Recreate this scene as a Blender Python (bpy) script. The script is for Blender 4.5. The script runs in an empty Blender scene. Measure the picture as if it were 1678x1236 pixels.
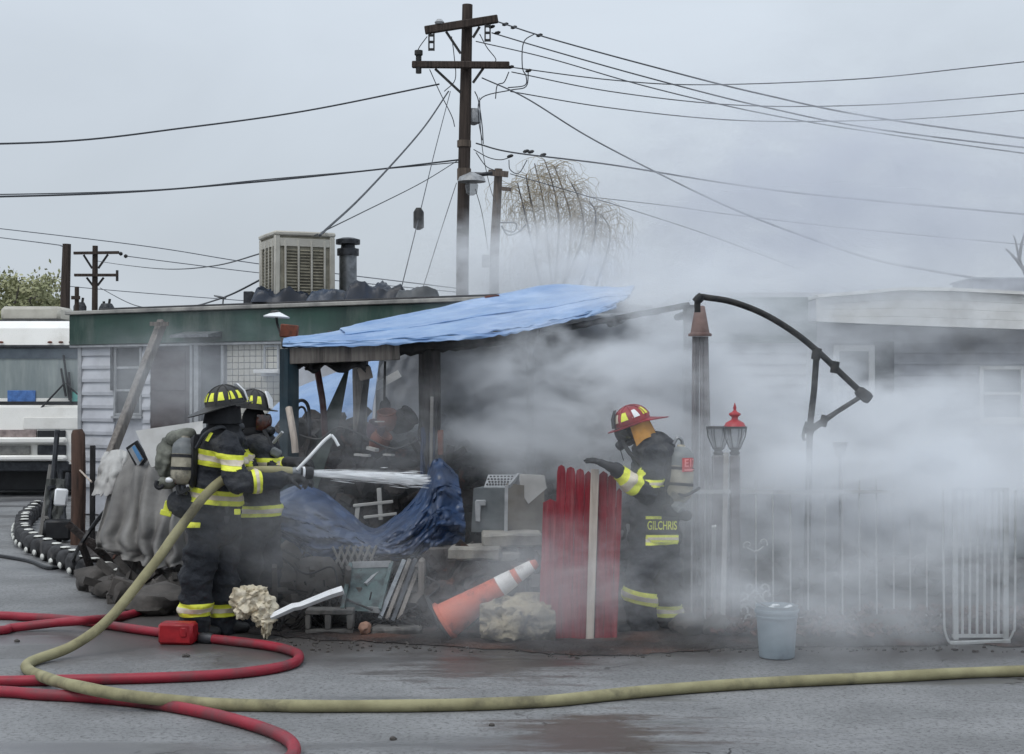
import bpy, bmesh, math, random
from mathutils import Vector, Matrix, Euler, noise
random.seed(7)
sc = bpy.context.scene
COL = sc.collection

# ------------------------------------------------------------------ camera
F, CU, CV, HOR, CH = 2500.0, 839.0, 618.0, 640.0, 1.95
PITCH = math.atan((HOR - CV) / F)
cd = bpy.data.cameras.new('camera'); cam = bpy.data.objects.new('camera', cd); COL.objects.link(cam)
cam.location = (0, 0, CH); cam.rotation_euler = (math.pi / 2 + PITCH, 0, 0)
cd.sensor_width = 36.0; cd.lens = 36.0 * F / 1678.0; cd.clip_end = 6000; cd.clip_start = 0.1
sc.camera = cam

# ------------------------------------------------------------------ world: overcast sky
SUN_EL, SUN_AZ = math.radians(58), math.radians(215)      # behind the camera, to the left
w = bpy.data.worlds.new('World'); sc.world = w; w.use_nodes = True
nt = w.node_tree; nt.nodes.clear()
def nd(t, typ, **kw):
    n = t.nodes.new(typ)
    for k, v in kw.items():
        if hasattr(n, k): setattr(n, k, v)
        else: n.inputs[k].default_value = v
    return n
sky = nd(nt, 'ShaderNodeTexSky', sky_type='NISHITA', sun_disc=False, sun_elevation=SUN_EL, sun_rotation=SUN_AZ, dust_density=4.0)
skym = nd(nt, 'ShaderNodeVectorMath', operation='SCALE'); skym.inputs['Scale'].default_value = 0.10
tc = nd(nt, 'ShaderNodeTexCoord')
sep = nd(nt, 'ShaderNodeSeparateXYZ')
mr = nd(nt, 'ShaderNodeMapRange'); mr.inputs[1].default_value = 0; mr.inputs[2].default_value = 1; mr.inputs[3].default_value = 0.56; mr.inputs[4].default_value = 1.12
mp = nd(nt, 'ShaderNodeMapping'); mp.inputs['Scale'].default_value = (1, 1, 2.2)
nz = nd(nt, 'ShaderNodeTexNoise'); nz.inputs['Scale'].default_value = 3.2; nz.inputs['Detail'].default_value = 5; nz.inputs['Roughness'].default_value = 0.5; nz.inputs['Distortion'].default_value = 0.6
mr2 = nd(nt, 'ShaderNodeMapRange'); mr2.inputs[1].default_value = 0.3; mr2.inputs[2].default_value = 0.7; mr2.inputs[3].default_value = 0.93; mr2.inputs[4].default_value = 1.08
mul = nd(nt, 'ShaderNodeMath', operation='MULTIPLY')
tint = nd(nt, 'ShaderNodeVectorMath', operation='SCALE'); tint.inputs[0].default_value = (0.90, 0.99, 1.09)
mix = nd(nt, 'ShaderNodeMix', data_type='RGBA'); mix.inputs[0].default_value = 0.88
bg = nd(nt, 'ShaderNodeBackground'); out = nd(nt, 'ShaderNodeOutputWorld')
L = nt.links.new
L(sky.outputs[0], skym.inputs[0]); L(tc.outputs['Generated'], sep.inputs[0]); L(sep.outputs['Z'], mr.inputs[0])
L(tc.outputs['Generated'], mp.inputs[0]); L(mp.outputs[0], nz.inputs['Vector']); L(nz.outputs[0], mr2.inputs[0])
L(mr.outputs[0], mul.inputs[0]); L(mr2.outputs[0], mul.inputs[1]); L(mul.outputs[0], tint.inputs['Scale'])
L(skym.outputs[0], mix.inputs[6]); L(tint.outputs[0], mix.inputs[7]); L(mix.outputs[2], bg.inputs[0]); L(bg.outputs[0], out.inputs[0])
bg.inputs[1].default_value = 1.0

# ------------------------------------------------------------------ sun behind cloud
sd = bpy.data.lights.new('sun', 'SUN'); sd.energy = 0.9; sd.angle = math.radians(25); sd.color = (1, 0.97, 0.92)
sun = bpy.data.objects.new('sun', sd); COL.objects.link(sun)
dirv = Vector((math.sin(SUN_AZ) * math.cos(SUN_EL), math.cos(SUN_AZ) * math.cos(SUN_EL), math.sin(SUN_EL)))
sun.rotation_euler = (-dirv).to_track_quat('-Z', 'Y').to_euler(); sun.location = (-6, -8, 20)

vs = sc.view_settings; vs.view_transform = 'Standard'; vs.look = 'None'; vs.exposure = 0.14; vs.gamma = 1.0; vs.use_curve_mapping = False
cy = sc.cycles
cy.max_bounces = 7; cy.diffuse_bounces = 3; cy.glossy_bounces = 3; cy.transmission_bounces = 4; cy.volume_bounces = 4; cy.transparent_max_bounces = 10
cy.use_adaptive_sampling = True; cy.adaptive_threshold = 0.018; cy.adaptive_min_samples = 40
cy.volume_max_steps = 256; cy.volume_step_rate = 1.0; cy.use_denoising = True; cy.caustics_reflective = False; cy.caustics_refractive = False

# ------------------------------------------------------------------ geometry helpers
def ray(u, v):
    dx, dy = (u - CU) / F, (CV - v) / F
    return Vector((dx, math.cos(PITCH) - dy * math.sin(PITCH), math.sin(PITCH) + dy * math.cos(PITCH)))
def P(u, v, Y):
    r = ray(u, v); return Vector((0, 0, CH)) + r * (Y / r.y)
def G(u, v, z=0.0):
    r = ray(u, v); return Vector((0, 0, CH)) + r * ((z - CH) / r.z)
def X(u, Y): return (u - CU) / F * Y
def px(n, Y): return n * Y / F                      # n photograph pixels at distance Y, in metres

def shell(bm, fs, thick):                          # second skin along the vertex normals, closed round the rim
    for f in fs: f.normal_update()
    vs_ = list({v for f in fs for v in f.verts})
    for v in vs_: v.normal_update()
    cp = {v: bm.verts.new(v.co - v.normal * thick) for v in vs_}
    rim = [(l.vert, l.link_loop_next.vert) for f in fs for l in f.loops if len(l.edge.link_faces) == 1]
    for f in fs: bm.faces.new([cp[v] for v in reversed(f.verts)])
    for p, q in rim:
        try: bm.faces.new((q, p, cp[p], cp[q]))
        except ValueError: pass
class MB:
    def __init__(s): s.bm = bmesh.new()
    def box(s, c, size, rot=None, bev=0.0):
        r = bmesh.ops.create_cube(s.bm, size=1.0)
        vs_ = r['verts']
        bmesh.ops.scale(s.bm, vec=Vector(size), verts=vs_)
        if bev > 0:
            es = list({e for v in vs_ for e in v.link_edges})
            b = bmesh.ops.bevel(s.bm, geom=es, offset=bev, segments=1, affect='EDGES', profile=0.5)
            vs_ = list({v for f in b['faces'] for v in f.verts} | {v for v in vs_ if v.is_valid})
        m = Matrix.Translation(Vector(c))
        if rot is not None:
            m = m @ (rot.to_4x4() if isinstance(rot, Matrix) else Euler(rot).to_matrix().to_4x4())
        bmesh.ops.transform(s.bm, matrix=m, verts=vs_); return s
    def beam(s, a, b, w_, h_, up=(0, 0, 1), bev=0.0):
        a, b = Vector(a), Vector(b); d = (b - a); ln = d.length; d.normalize()
        up = Vector(up)
        if abs(d.dot(up)) > 0.97: up = Vector((0, 1, 0))
        y = up.cross(d).normalized(); z = d.cross(y)
        return s.box((a + b) / 2, (ln, w_, h_), Matrix((d, y, z)).transposed(), bev)
    def tube(s, pts, r, n=8, cap=True):
        pts = [Vector(p) for p in pts]; k = len(pts)
        rs = r if isinstance(r, (list, tuple)) else [r] * k
        t = (pts[1] - pts[0]).normalized(); up = Vector((0, 0, 1)) if abs(t.z) < 0.9 else Vector((0, 1, 0))
        x = up.cross(t).normalized(); rings = []
        for i, p in enumerate(pts):
            t = (pts[min(i + 1, k - 1)] - pts[max(i - 1, 0)]).normalized()
            x = (x - t * x.dot(t)); x = x.normalized() if x.length > 1e-6 else Vector((1, 0, 0)); y = t.cross(x)
            rings.append([s.bm.verts.new(p + (x * math.cos(a) + y * math.sin(a)) * rs[i]) for a in [2 * math.pi * j / n for j in range(n)]])
        for i in range(k - 1):
            for j in range(n):
                s.bm.faces.new((rings[i][j], rings[i][(j + 1) % n], rings[i + 1][(j + 1) % n], rings[i + 1][j]))
        if cap: s.bm.faces.new(rings[0][::-1]); s.bm.faces.new(rings[-1])
        return s
    def lathe(s, prof, M=None, n=24, sx=1.0, sy=1.0, cap=True):
        M = M or Matrix(); rings = []
        for r, z in prof:
            rings.append([s.bm.verts.new(M @ Vector((r * sx * math.cos(a), r * sy * math.sin(a), z))) for a in [2 * math.pi * j / n for j in range(n)]])
        for i in range(len(rings) - 1):
            for j in range(n): s.bm.faces.new((rings[i][j], rings[i][(j + 1) % n], rings[i + 1][(j + 1) % n], rings[i + 1][j]))
        if cap: s.bm.faces.new(rings[0][::-1]); s.bm.faces.new(rings[-1])
        return s
    def ell(s, c, r, rot=None, sub=3):
        m = Matrix.Translation(Vector(c))
        if rot is not None: m = m @ (rot.to_4x4() if isinstance(rot, Matrix) else Euler(rot).to_matrix().to_4x4())
        r = Vector(r) if not isinstance(r, (int, float)) else Vector((r, r, r))
        bmesh.ops.create_icosphere(s.bm, subdivisions=sub, radius=1.0, matrix=m @ Matrix.Diagonal((r.x, r.y, r.z, 1))); return s
    def cap(s, a, b, r1, r2, n=12):            # tapered capsule
        a, b = Vector(a), Vector(b); d = (b - a); t = d.normalized(); pts = []; rs = []
        for q in (-90, -60, -30, 0): q = math.radians(q); pts.append(a + t * r1 * math.sin(q)); rs.append(max(r1 * math.cos(q), 1e-3))
        for q in (0, 30, 60, 90): q = math.radians(q); pts.append(b + t * r2 * math.sin(q)); rs.append(max(r2 * math.cos(q), 1e-3))
        return s.tube(pts, rs, n)
    def prism(s, pts, ext):
        ext = Vector(ext); a = [s.bm.verts.new(Vector(p)) for p in pts]; b = [s.bm.verts.new(Vector(p) + ext) for p in pts]; k = len(a)
        s.bm.faces.new(a[::-1]); s.bm.faces.new(b)
        for i in range(k): s.bm.faces.new((a[i], a[(i + 1) % k], b[(i + 1) % k], b[i]))
        return s
    def grid(s, fn, nu, nv, thick=0.0):        # fn(a,b)->Vector, a,b in 0..1
        g = [[s.bm.verts.new(fn(i / (nu - 1), j / (nv - 1))) for i in range(nu)] for j in range(nv)]
        fs = [s.bm.faces.new((g[j][i], g[j][i + 1], g[j + 1][i + 1], g[j + 1][i])) for j in range(nv - 1) for i in range(nu - 1)]
        if thick: shell(s.bm, fs, thick)
        return s
    def blob(s, c, r, seed, amp=0.25, fr=1.6, sub=3, flat=0.0, rot=None):   # rough stone
        k = MB(); k.ell((0, 0, 0), 1.0, sub=sub); o = Vector((seed * 3.1, seed * 1.7, seed))
        for v in k.bm.verts:
            d = v.co.normalized(); v.co = d * (1 + amp * noise.noise(d * fr + o) + amp * 0.45 * noise.noise(d * fr * 2.7 + o) + amp * 0.2 * noise.noise(d * fr * 6 + o))
            if flat: 
                for ax in (0, 1, 2): v.co[ax] = max(-1 + flat, min(1 - flat, v.co[ax]))
        m = Matrix.Translation(Vector(c)) @ (Euler(rot).to_matrix().to_4x4() if rot else Matrix()) @ Matrix.Diagonal((r[0], r[1], r[2], 1))
        bmesh.ops.transform(k.bm, matrix=m, verts=k.bm.verts)
        me = bpy.data.meshes.new('tmp'); k.bm.to_mesh(me); s.bm.from_mesh(me); bpy.data.meshes.remove(me); k.bm.free(); return s
    def add(s, other, M=None):
        me = bpy.data.meshes.new('tmp'); other.bm.to_mesh(me)
        if M is not None: me.transform(M)
        s.bm.from_mesh(me); bpy.data.meshes.remove(me); return s
    def build(s, name, mat, parent=None, smooth=40, origin=None):
        bmesh.ops.recalc_face_normals(s.bm, faces=s.bm.faces)
        me = bpy.data.meshes.new(name); s.bm.to_mesh(me); s.bm.free()
        return link(name, me, mat, parent, smooth, origin)
def wloc(o):
    v = Vector((0, 0, 0))
    while o: v += o.location; o = o.parent
    return v
def link(name, me, mat, parent=None, smooth=40, origin=None):
    o = bpy.data.objects.new(name, me); COL.objects.link(o)
    if parent is not None:
        me.transform(Matrix.Translation(-wloc(parent))); o.parent = parent
    else:
        if origin is None and len(me.vertices):
            xs = [v.co for v in me.vertices]
            origin = Vector(((min(c.x for c in xs) + max(c.x for c in xs)) / 2, (min(c.y for c in xs) + max(c.y for c in xs)) / 2, min(c.z for c in xs)))
        origin = Vector(origin or (0, 0, 0)); me.transform(Matrix.Translation(-origin)); o.location = origin
    if mat: me.materials.append(mat)
    if smooth:
        for p in me.polygons: p.use_smooth = True
        me.set_sharp_from_angle(angle=math.radians(smooth))
    return o
def thing(name, label, cat, loc, group=None):
    o = bpy.data.objects.new(name, None); COL.objects.link(o); o.location = Vector(loc); o.empty_display_size = 0.2
    o['label'] = label; o['category'] = cat; o['kind'] = 'thing'
    if group: o['group'] = group
    return o
def tag(o, label, cat, group=None):
    o['label'] = label; o['category'] = cat; o['kind'] = 'thing'
    if group: o['group'] = group
    return o
def kind(o, k, label=None):
    o['kind'] = k
    if label: o['label'] = label
    return o
def cr(pts, n=8):                                # Catmull-Rom through points
    pts = [Vector(p) for p in pts]; q = [pts[0] * 2 - pts[1]] + pts + [pts[-1] * 2 - pts[-2]]; o = []
    for i in range(1, len(q) - 2):
        for k in range(n):
            t = k / n; a, b, c, d = q[i - 1], q[i], q[i + 1], q[i + 2]
            o.append(0.5 * ((2 * b) + (c - a) * t + (2 * a - 5 * b + 4 * c - d) * t * t + (-a + 3 * b - 3 * c + d) * t ** 3))
    o.append(pts[-1]); return o
def patch(rows):                                  # smooth surface through rows of control points; returns fn(a,b)
    def ev(pts, t):
        k = len(pts) - 1; f = min(max(t * k, 0), k - 1e-6); i = int(f); t = f - i
        g = lambda j: pts[j] if 0 <= j <= k else (pts[0] * 2 - pts[1] if j < 0 else pts[k] * 2 - pts[k - 1])
        a, b, c, d = g(i - 1), g(i), g(i + 1), g(i + 2)
        return 0.5 * ((2 * b) + (c - a) * t + (2 * a - 5 * b + 4 * c - d) * t * t + (-a + 3 * b - 3 * c + d) * t ** 3)
    rows = [[Vector(p) for p in r] for r in rows]
    return lambda a, b: ev([ev(r, a) for r in rows], b)
def fbm(p, s=1.0, o=0.0): return noise.fractal(Vector(p) * s + Vector((o, o * 1.3, o * 2.1)), 0.9, 2.1, 4)

# ------------------------------------------------------------------ materials
def lin(c): return tuple(((x / 255) / 12.92 if x / 255 < 0.04045 else ((x / 255 + 0.055) / 1.055) ** 2.4) for x in c)
MATS = {}
def M(name, c, c2=None, sc_=6, rough=0.7, metal=0.0, bump=0.15, bsc=40, spec=0.4, lo=0.38, hi=0.66, stretch=(1, 1, 1), c3=None, sc3=2.0, lo3=0.55, hi3=0.7, rvar=0.12, bdist=0.01, sheen=0.0, alpha=1.0, trans=0.0, coat=0.0):
    m = bpy.data.materials.new(name); m.use_nodes = True; t = m.node_tree; b = t.nodes['Principled BSDF']; l = t.links.new
    c = lin(c); c2 = lin(c2) if c2 else tuple(x * 0.7 for x in c)
    co = t.nodes.new('ShaderNodeTexCoord'); mp_ = t.nodes.new('ShaderNodeMapping'); mp_.inputs['Scale'].default_value = stretch; l(co.outputs['Object'], mp_.inputs[0])
    n1 = t.nodes.new('ShaderNodeTexNoise'); n1.inputs['Scale'].default_value = sc_; n1.inputs['Detail'].default_value = 6; n1.inputs['Roughness'].default_value = 0.6; l(mp_.outputs[0], n1.inputs['Vector'])
    r1 = t.nodes.new('ShaderNodeMapRange'); r1.inputs[1].default_value = lo; r1.inputs[2].default_value = hi; l(n1.outputs[0], r1.inputs[0])
    mx = t.nodes.new('ShaderNodeMix'); mx.data_type = 'RGBA'; l(r1.outputs[0], mx.inputs[0]); mx.inputs[6].default_value = (*c, 1); mx.inputs[7].default_value = (*c2, 1)
    last = mx.outputs[2]
    if c3:
        n3 = t.nodes.new('ShaderNodeTexNoise'); n3.inputs['Scale'].default_value = sc3; n3.inputs['Detail'].default_value = 7; n3.inputs['Roughness'].default_value = 0.65; l(mp_.outputs[0], n3.inputs['Vector'])
        r3 = t.nodes.new('ShaderNodeMapRange'); r3.inputs[1].default_value = lo3; r3.inputs[2].default_value = hi3; l(n3.outputs[0], r3.inputs[0])
        m3 = t.nodes.new('ShaderNodeMix'); m3.data_type = 'RGBA'; l(r3.outputs[0], m3.inputs[0]); l(last, m3.inputs[6]); m3.inputs[7].default_value = (*lin(c3), 1); last = m3.outputs[2]
    l(last, b.inputs['Base Color'])
    rr = t.nodes.new('ShaderNodeMapRange'); rr.inputs[3].default_value = max(0.03, rough - rvar); rr.inputs[4].default_value = min(1, rough + rvar); l(n1.outputs[0], rr.inputs[0]); l(rr.outputs[0], b.inputs['Roughness'])
    b.inputs['Metallic'].default_value = metal; b.inputs['Specular IOR Level'].default_value = spec
    if sheen: b.inputs['Sheen Weight'].default_value = sheen
    if alpha < 1: b.inputs['Alpha'].default_value = alpha
    if trans: b.inputs['Transmission Weight'].default_value = trans
    if coat: b.inputs['Coat Weight'].default_value = coat
    if bump:
        n2 = t.nodes.new('ShaderNodeTexNoise'); n2.inputs['Scale'].default_value = bsc; n2.inputs['Detail'].default_value = 5; l(mp_.outputs[0], n2.inputs['Vector'])
        bp = t.nodes.new('ShaderNodeBump'); bp.inputs['Strength'].default_value = bump; bp.inputs['Distance'].default_value = bdist; l(n2.outputs[0], bp.inputs['Height']); l(bp.outputs[0], b.inputs['Normal'])
    MATS[name] = m; return m

class Wall:                                       # a vertical wall plane seen in the photograph
    def __init__(s, A, B):
        s.A = Vector((A[0], A[1], 0)); s.B = Vector((B[0], B[1], 0)); s.d = (s.B - s.A).normalized(); s.n = Vector((s.d.y, -s.d.x, 0))
        s.R = Matrix((s.d, -s.n, Vector((0, 0, 1)))).transposed()
    def sz(s, u, v, off=0.0):
        r = ray(u, v); o = Vector((0, 0, CH)); a = s.A + s.n * off
        t = (a - o).dot(s.n) / r.dot(s.n); p = o + r * t; return (p - a).dot(s.d), p.z
    def pt(s, a, z, off=0.0): return s.A + s.d * a + s.n * off + Vector((0, 0, z))
    def box(s, mb, s0, s1, z0, z1, o0, o1, bev=0.0):
        return mb.box(s.pt((s0 + s1) / 2, (z0 + z1) / 2, (o0 + o1) / 2), (abs(s1 - s0), abs(o1 - o0), abs(z1 - z0)), s.R, bev)
    def pbox(s, mb, u0, v0, u1, v1, o0, o1, bev=0.0):
        a0, z1 = s.sz(u0, v0); a1, z0 = s.sz(u1, v1)
        return s.box(mb, a0, a1, z0, z1, o0, o1, bev)
# ------------------------------------------------------------------ the materials of the place
m_black = M('black_paint', (26, 27, 30), (42, 43, 46), rough=0.5, bump=0.1)
m_iron = M('black_iron', (34, 36, 38), (60, 58, 56), sc_=14, rough=0.55, metal=0.3, bump=0.2)
m_char = M('charred_wood', (22, 22, 23), (52, 50, 50), sc_=9, rough=0.9, bump=0.6, bsc=30, stretch=(1, 1, 0.4))
m_wood_grey = M('weathered_wood', (128, 122, 116), (96, 91, 87), sc_=5, rough=0.85, bump=0.4, bsc=40, stretch=(6, 6, 0.5), c3=(60, 57, 55), sc3=1.5)
m_wood_brown = M('brown_stained_wood', (88, 66, 56), (62, 48, 42), sc_=4, rough=0.8, bump=0.4, bsc=30, stretch=(5, 5, 0.5), c3=(40, 34, 32), sc3=2)
m_pole = M('creosote_pole', (72, 62, 56), (44, 38, 35), sc_=3, rough=0.9, bump=0.5, bsc=20, stretch=(8, 8, 0.3))
m_pole2 = M('pale_pole', (106, 94, 84), (74, 66, 60), sc_=3, rough=0.9, bump=0.5, bsc=20, stretch=(8, 8, 0.3))
m_white = M('white_paint', (226, 226, 224), (205, 204, 200), sc_=4, rough=0.5, bump=0.1, c3=(170, 166, 158), sc3=1.2)
m_offwhite = M('aged_white_siding', (190, 192, 198), (168, 170, 176), sc_=2.5, rough=0.55, bump=0.1, c3=(140, 138, 136), sc3=0.9, lo3=0.5, hi3=0.75)
m_cream = M('cream_siding', (196, 193, 182), (172, 168, 156), sc_=3, rough=0.6, bump=0.1, c3=(118, 104, 88), sc3=1.3, lo3=0.56, hi3=0.78, stretch=(1, 1, 0.35))
m_green = M('green_fascia', (48, 78, 68), (40, 62, 56), sc_=2, rough=0.5, bump=0.08, c3=(98, 108, 102), sc3=1.6, lo3=0.5, hi3=0.72, stretch=(1, 1, .25))
m_glass = M('dark_window_glass', (38, 42, 46), (60, 66, 70), sc_=1.2, rough=0.12, bump=0.0, spec=0.6)
m_frame = M('aluminium_frame', (170, 172, 174), (140, 142, 144), sc_=8, rough=0.45, metal=0.3, bump=0.05)
m_steel = M('galvanised_steel', (140, 143, 146), (108, 111, 114), sc_=10, rough=0.45, metal=0.7, bump=0.1)
m_dsteel = M('dark_steel', (70, 72, 76), (46, 48, 52), sc_=10, rough=0.5, metal=0.5, bump=0.15)
m_beige = M('beige_enamel', (186, 183, 173), (166, 162, 152), sc_=3, rough=0.5, bump=0.08, c3=(140, 128, 108), sc3=1.6, lo3=0.6, hi3=0.8)
m_louver = M('louver_beige', (150, 145, 128), (110, 106, 94), sc_=6, rough=0.6, bump=0.1)
m_blue = M('pale_blue_tarp', (128, 158, 196), (94, 130, 178), sc_=2.2, rough=0.38, bump=0.25, bsc=16, spec=0.5, c3=(158, 180, 212), sc3=1.4, lo3=0.52, hi3=0.7)
m_dblue = M('dark_blue_tarp', (32, 60, 98), (18, 36, 64), sc_=3, rough=0.36, bump=0.35, bsc=14, spec=0.5, c3=(44, 62, 92), sc3=2.2, lo3=0.52, hi3=0.7)
m_btarp = M('black_tarp', (34, 44, 60), (20, 26, 36), sc_=3, rough=0.4, bump=0.3, bsc=14)
m_gtarp = M('grey_sheet', (122, 120, 117), (96, 94, 92), sc_=3, rough=0.75, bump=0.2, bsc=30, c3=(84, 82, 82), sc3=1.6)
m_lgsheet = M('pale_sheet', (176, 175, 172), (150, 148, 146), sc_=3, rough=0.8, bump=0.2, bsc=30)
m_conc = M('old_concrete', (146, 142, 134), (112, 109, 104), sc_=5, rough=0.92, bump=0.6, bsc=24, c3=(74, 72, 70), sc3=1.8)
m_sootconc = M('sooty_concrete', (104, 102, 99), (70, 68, 67), sc_=6, rough=0.92, bump=0.7, bsc=24, c3=(40, 39, 39), sc3=3, lo3=.5, hi3=.66)
m_rock = M('tan_boulder', (160, 150, 128), (108, 100, 86), sc_=3.5, rough=0.9, bump=1.0, bsc=11, bdist=0.05, c3=(66, 61, 55), sc3=5, lo3=0.53, hi3=0.6)
m_drock = M('dark_stone', (84, 80, 77), (56, 54, 52), sc_=4, rough=0.9, bump=0.8, bsc=12, bdist=0.02)
m_orange = M('cone_orange', (196, 102, 76), (172, 80, 60), sc_=3, rough=0.55, bump=0.15, c3=(104, 62, 52), sc3=6, lo3=0.53, hi3=0.68)
m_orange_old = M('faded_cone', (126, 104, 98), (104, 86, 82), sc_=5, rough=0.7, bump=0.2, c3=(96, 70, 64), sc3=3)
m_collar = M('cone_collar', (222, 220, 216), (196, 192, 188), sc_=8, rough=0.5, bump=0.15, c3=(150, 140, 134), sc3=5, lo3=0.58, hi3=0.7)
m_red = M('red_fence_paint', (138, 30, 44), (100, 22, 34), sc_=5, rough=0.75, bump=0.8, bsc=26, stretch=(8, 8, 0.5), c3=(150, 84, 86), sc3=2.6, lo3=0.52, hi3=0.8)
m_batten = M('bare_batten', (190, 178, 166), (160, 148, 138), sc_=5, rough=0.8, bump=0.3, bsc=30, stretch=(5, 5, 0.4))
m_redmetal = M('red_metal', (172, 36, 44), (136, 24, 34), sc_=6, rough=0.42, bump=0.1)
m_yhose = M('yellow_hose_jacket', (154, 149, 116), (130, 125, 96), sc_=6, rough=0.85, bump=0.35, bsc=140, bdist=0.004, c3=(92, 88, 72), sc3=2.6, lo3=0.5, hi3=0.68)
m_rhose = M('red_rubber_hose', (150, 40, 56), (124, 32, 46), sc_=3, rough=0.5, bump=0.1, bsc=60, c3=(106, 62, 66), sc3=3.0, lo3=0.48, hi3=0.66)
m_suit = M('turnout_cloth', (34, 37, 43), (48, 51, 57), sc_=4, rough=0.85, bump=0.9, bsc=15, bdist=0.035, c3=(76, 76, 76), sc3=3.2, lo3=0.52, hi3=0.74)
m_yel = M('reflective_yellow', (236, 240, 84), (216, 224, 66), sc_=9, rough=0.5, bump=0.3, bsc=60, c3=(150, 148, 70), sc3=7, lo3=.55, hi3=.75)
m_silver = M('reflective_silver', (220, 210, 190), (190, 178, 160), sc_=9, rough=0.42, bump=0.15)
m_glove = M('black_glove', (32, 33, 35), (52, 52, 54), sc_=12, rough=0.75, bump=0.3, bsc=80)
m_boot = M('rubber_boot', (30, 31, 33), (46, 47, 48), sc_=7, rough=0.55, bump=0.2)
m_helm = M('black_helmet', (40, 41, 42), (64, 62, 60), sc_=7, rough=0.5, bump=0.15, c3=(96, 92, 86), sc3=4, lo3=0.6, hi3=0.8)
m_rhelm = M('red_helmet', (150, 34, 44), (112, 24, 34), sc_=7, rough=0.42, bump=0.12, c3=(60, 34, 36), sc3=4, lo3=0.56, hi3=0.75)
m_hood = M('tan_neck_cloth', (204, 150, 72), (170, 118, 52), sc_=5, rough=0.85, bump=0.3, bsc=60)
m_dhood = M('black_hood', (30, 31, 34), (44, 45, 48), sc_=5, rough=0.9, bump=0.3, bsc=60)
m_visor = M('mask_lens', (22, 24, 26), (40, 38, 36), sc_=4, rough=0.1, bump=0.0, spec=0.7)
m_visor_or = M('glint_mask_lens', (34, 32, 32), (128, 66, 46), sc_=5, rough=0.15, bump=0.0, spec=0.7)  # orange glint painted into the lens colour
m_tank = M('composite_cylinder', (176, 170, 152), (138, 132, 118), sc_=6, rough=0.5, bump=0.1, c3=(92, 90, 84), sc3=5, lo3=0.52, hi3=0.66)
m_tankg = M('grey_cylinder_cap', (128, 132, 132), (100, 104, 106), sc_=6, rough=0.45, bump=0.1)
m_strap = M('black_strap', (28, 29, 32), (46, 47, 50), sc_=12, rough=0.7, bump=0.2)
m_badge = M('red_badge', (206, 58, 62), (178, 44, 50), sc_=14, rough=0.6, bump=0.1)
m_badgetxt = M('badge_print', (238, 150, 146), (222, 130, 128), sc_=14, rough=0.6, bump=0)
m_foam = M('insulation_foam', (228, 219, 198), (204, 192, 166), sc_=9, rough=0.95, bump=0.9, bsc=22, bdist=0.02, c3=(140, 124, 96), sc3=5, lo3=0.55, hi3=0.7)
m_pvc = M('white_plastic', (236, 238, 240), (222, 224, 226), sc_=5, rough=0.4, bump=0.05)
m_bucket = M('grey_bucket', (140, 154, 162), (120, 132, 142), sc_=3, rough=0.5, bump=0.05, c3=(96, 104, 108), sc3=3, lo3=0.56, hi3=0.75)
m_whiteiron = M('white_painted_iron', (186, 188, 188), (156, 156, 154), sc_=9, rough=0.5, bump=0.1, c3=(120, 100, 86), sc3=6, lo3=0.6, hi3=0.75)
m_lglass = M('lantern_glass', (150, 152, 154), (120, 122, 124), sc_=5, rough=0.15, bump=0, alpha=0.45)
m_postgrey = M('grey_painted_post', (112, 108, 110), (84, 80, 82), sc_=3, rough=0.7, bump=0.2, stretch=(4, 4, 0.6), c3=(56, 52, 54), sc3=1.6)
m_shutter = M('dark_shutter', (78, 84, 90), (58, 62, 68), sc_=3, rough=0.6, bump=0.1)
m_teal = M('teal_post', (28, 52, 62), (18, 32, 40), sc_=3, rough=0.7, bump=0.3, stretch=(4, 4, 0.5), c3=(44, 58, 62), sc3=2)
m_gplastic = M('green_grey_plastic', (78, 98, 98), (54, 68, 70), sc_=7, rough=0.5, bump=0.3, c3=(34, 38, 40), sc3=5, lo3=.48, hi3=.62)
m_cab = M('grey_cabinet_paint', (96, 102, 104), (76, 81, 84), sc_=3, rough=0.55, bump=0.1, c3=(56, 56, 56), sc3=2)
m_tancab = M('tan_cabinet_panel', (132, 124, 112), (106, 98, 88), sc_=3, rough=0.6, bump=0.15, c3=(70, 66, 62), sc3=2)
m_soil = M('wet_soil', (52, 46, 44), (34, 31, 31), sc_=5, rough=0.85, bump=1.0, bsc=24, bdist=0.03, c3=(84, 58, 48), sc3=1.4, lo3=0.52, hi3=0.7)
m_ash = M('ash_and_rubble', (58, 52, 50), (34, 31, 31), sc_=8, rough=0.9, bump=1.0, bsc=18, bdist=0.03, c3=(110, 70, 56), sc3=4, lo3=0.58, hi3=0.68)
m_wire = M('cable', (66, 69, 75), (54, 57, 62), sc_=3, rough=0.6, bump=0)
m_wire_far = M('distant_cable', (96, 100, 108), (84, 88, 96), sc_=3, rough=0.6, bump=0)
m_copper = M('rust_brown_metal', (120, 64, 44), (84, 46, 36), sc_=5, rough=0.7, bump=0.3, c3=(52, 40, 36), sc3=3)
m_bark = M('bark', (104, 98, 92), (76, 72, 68), sc_=8, rough=0.9, bump=0.4, stretch=(3, 3, 0.6))
m_leaf = M('spring_leaf', (158, 158, 122), (130, 134, 98), sc_=1.2, rough=0.7, bump=0)
m_chalk = M('white_tip_paint', (216, 216, 210), (188, 188, 182), sc_=12, rough=0.8, bump=0.3, c3=(120, 118, 114), sc3=7, lo3=0.58, hi3=0.72)
m_dbrick = M('black_painted_brick', (58, 58, 60), (38, 38, 40), sc_=9, rough=0.85, bump=0.5, bsc=40, c3=(96, 92, 88), sc3=5, lo3=0.58, hi3=0.74)

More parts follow.
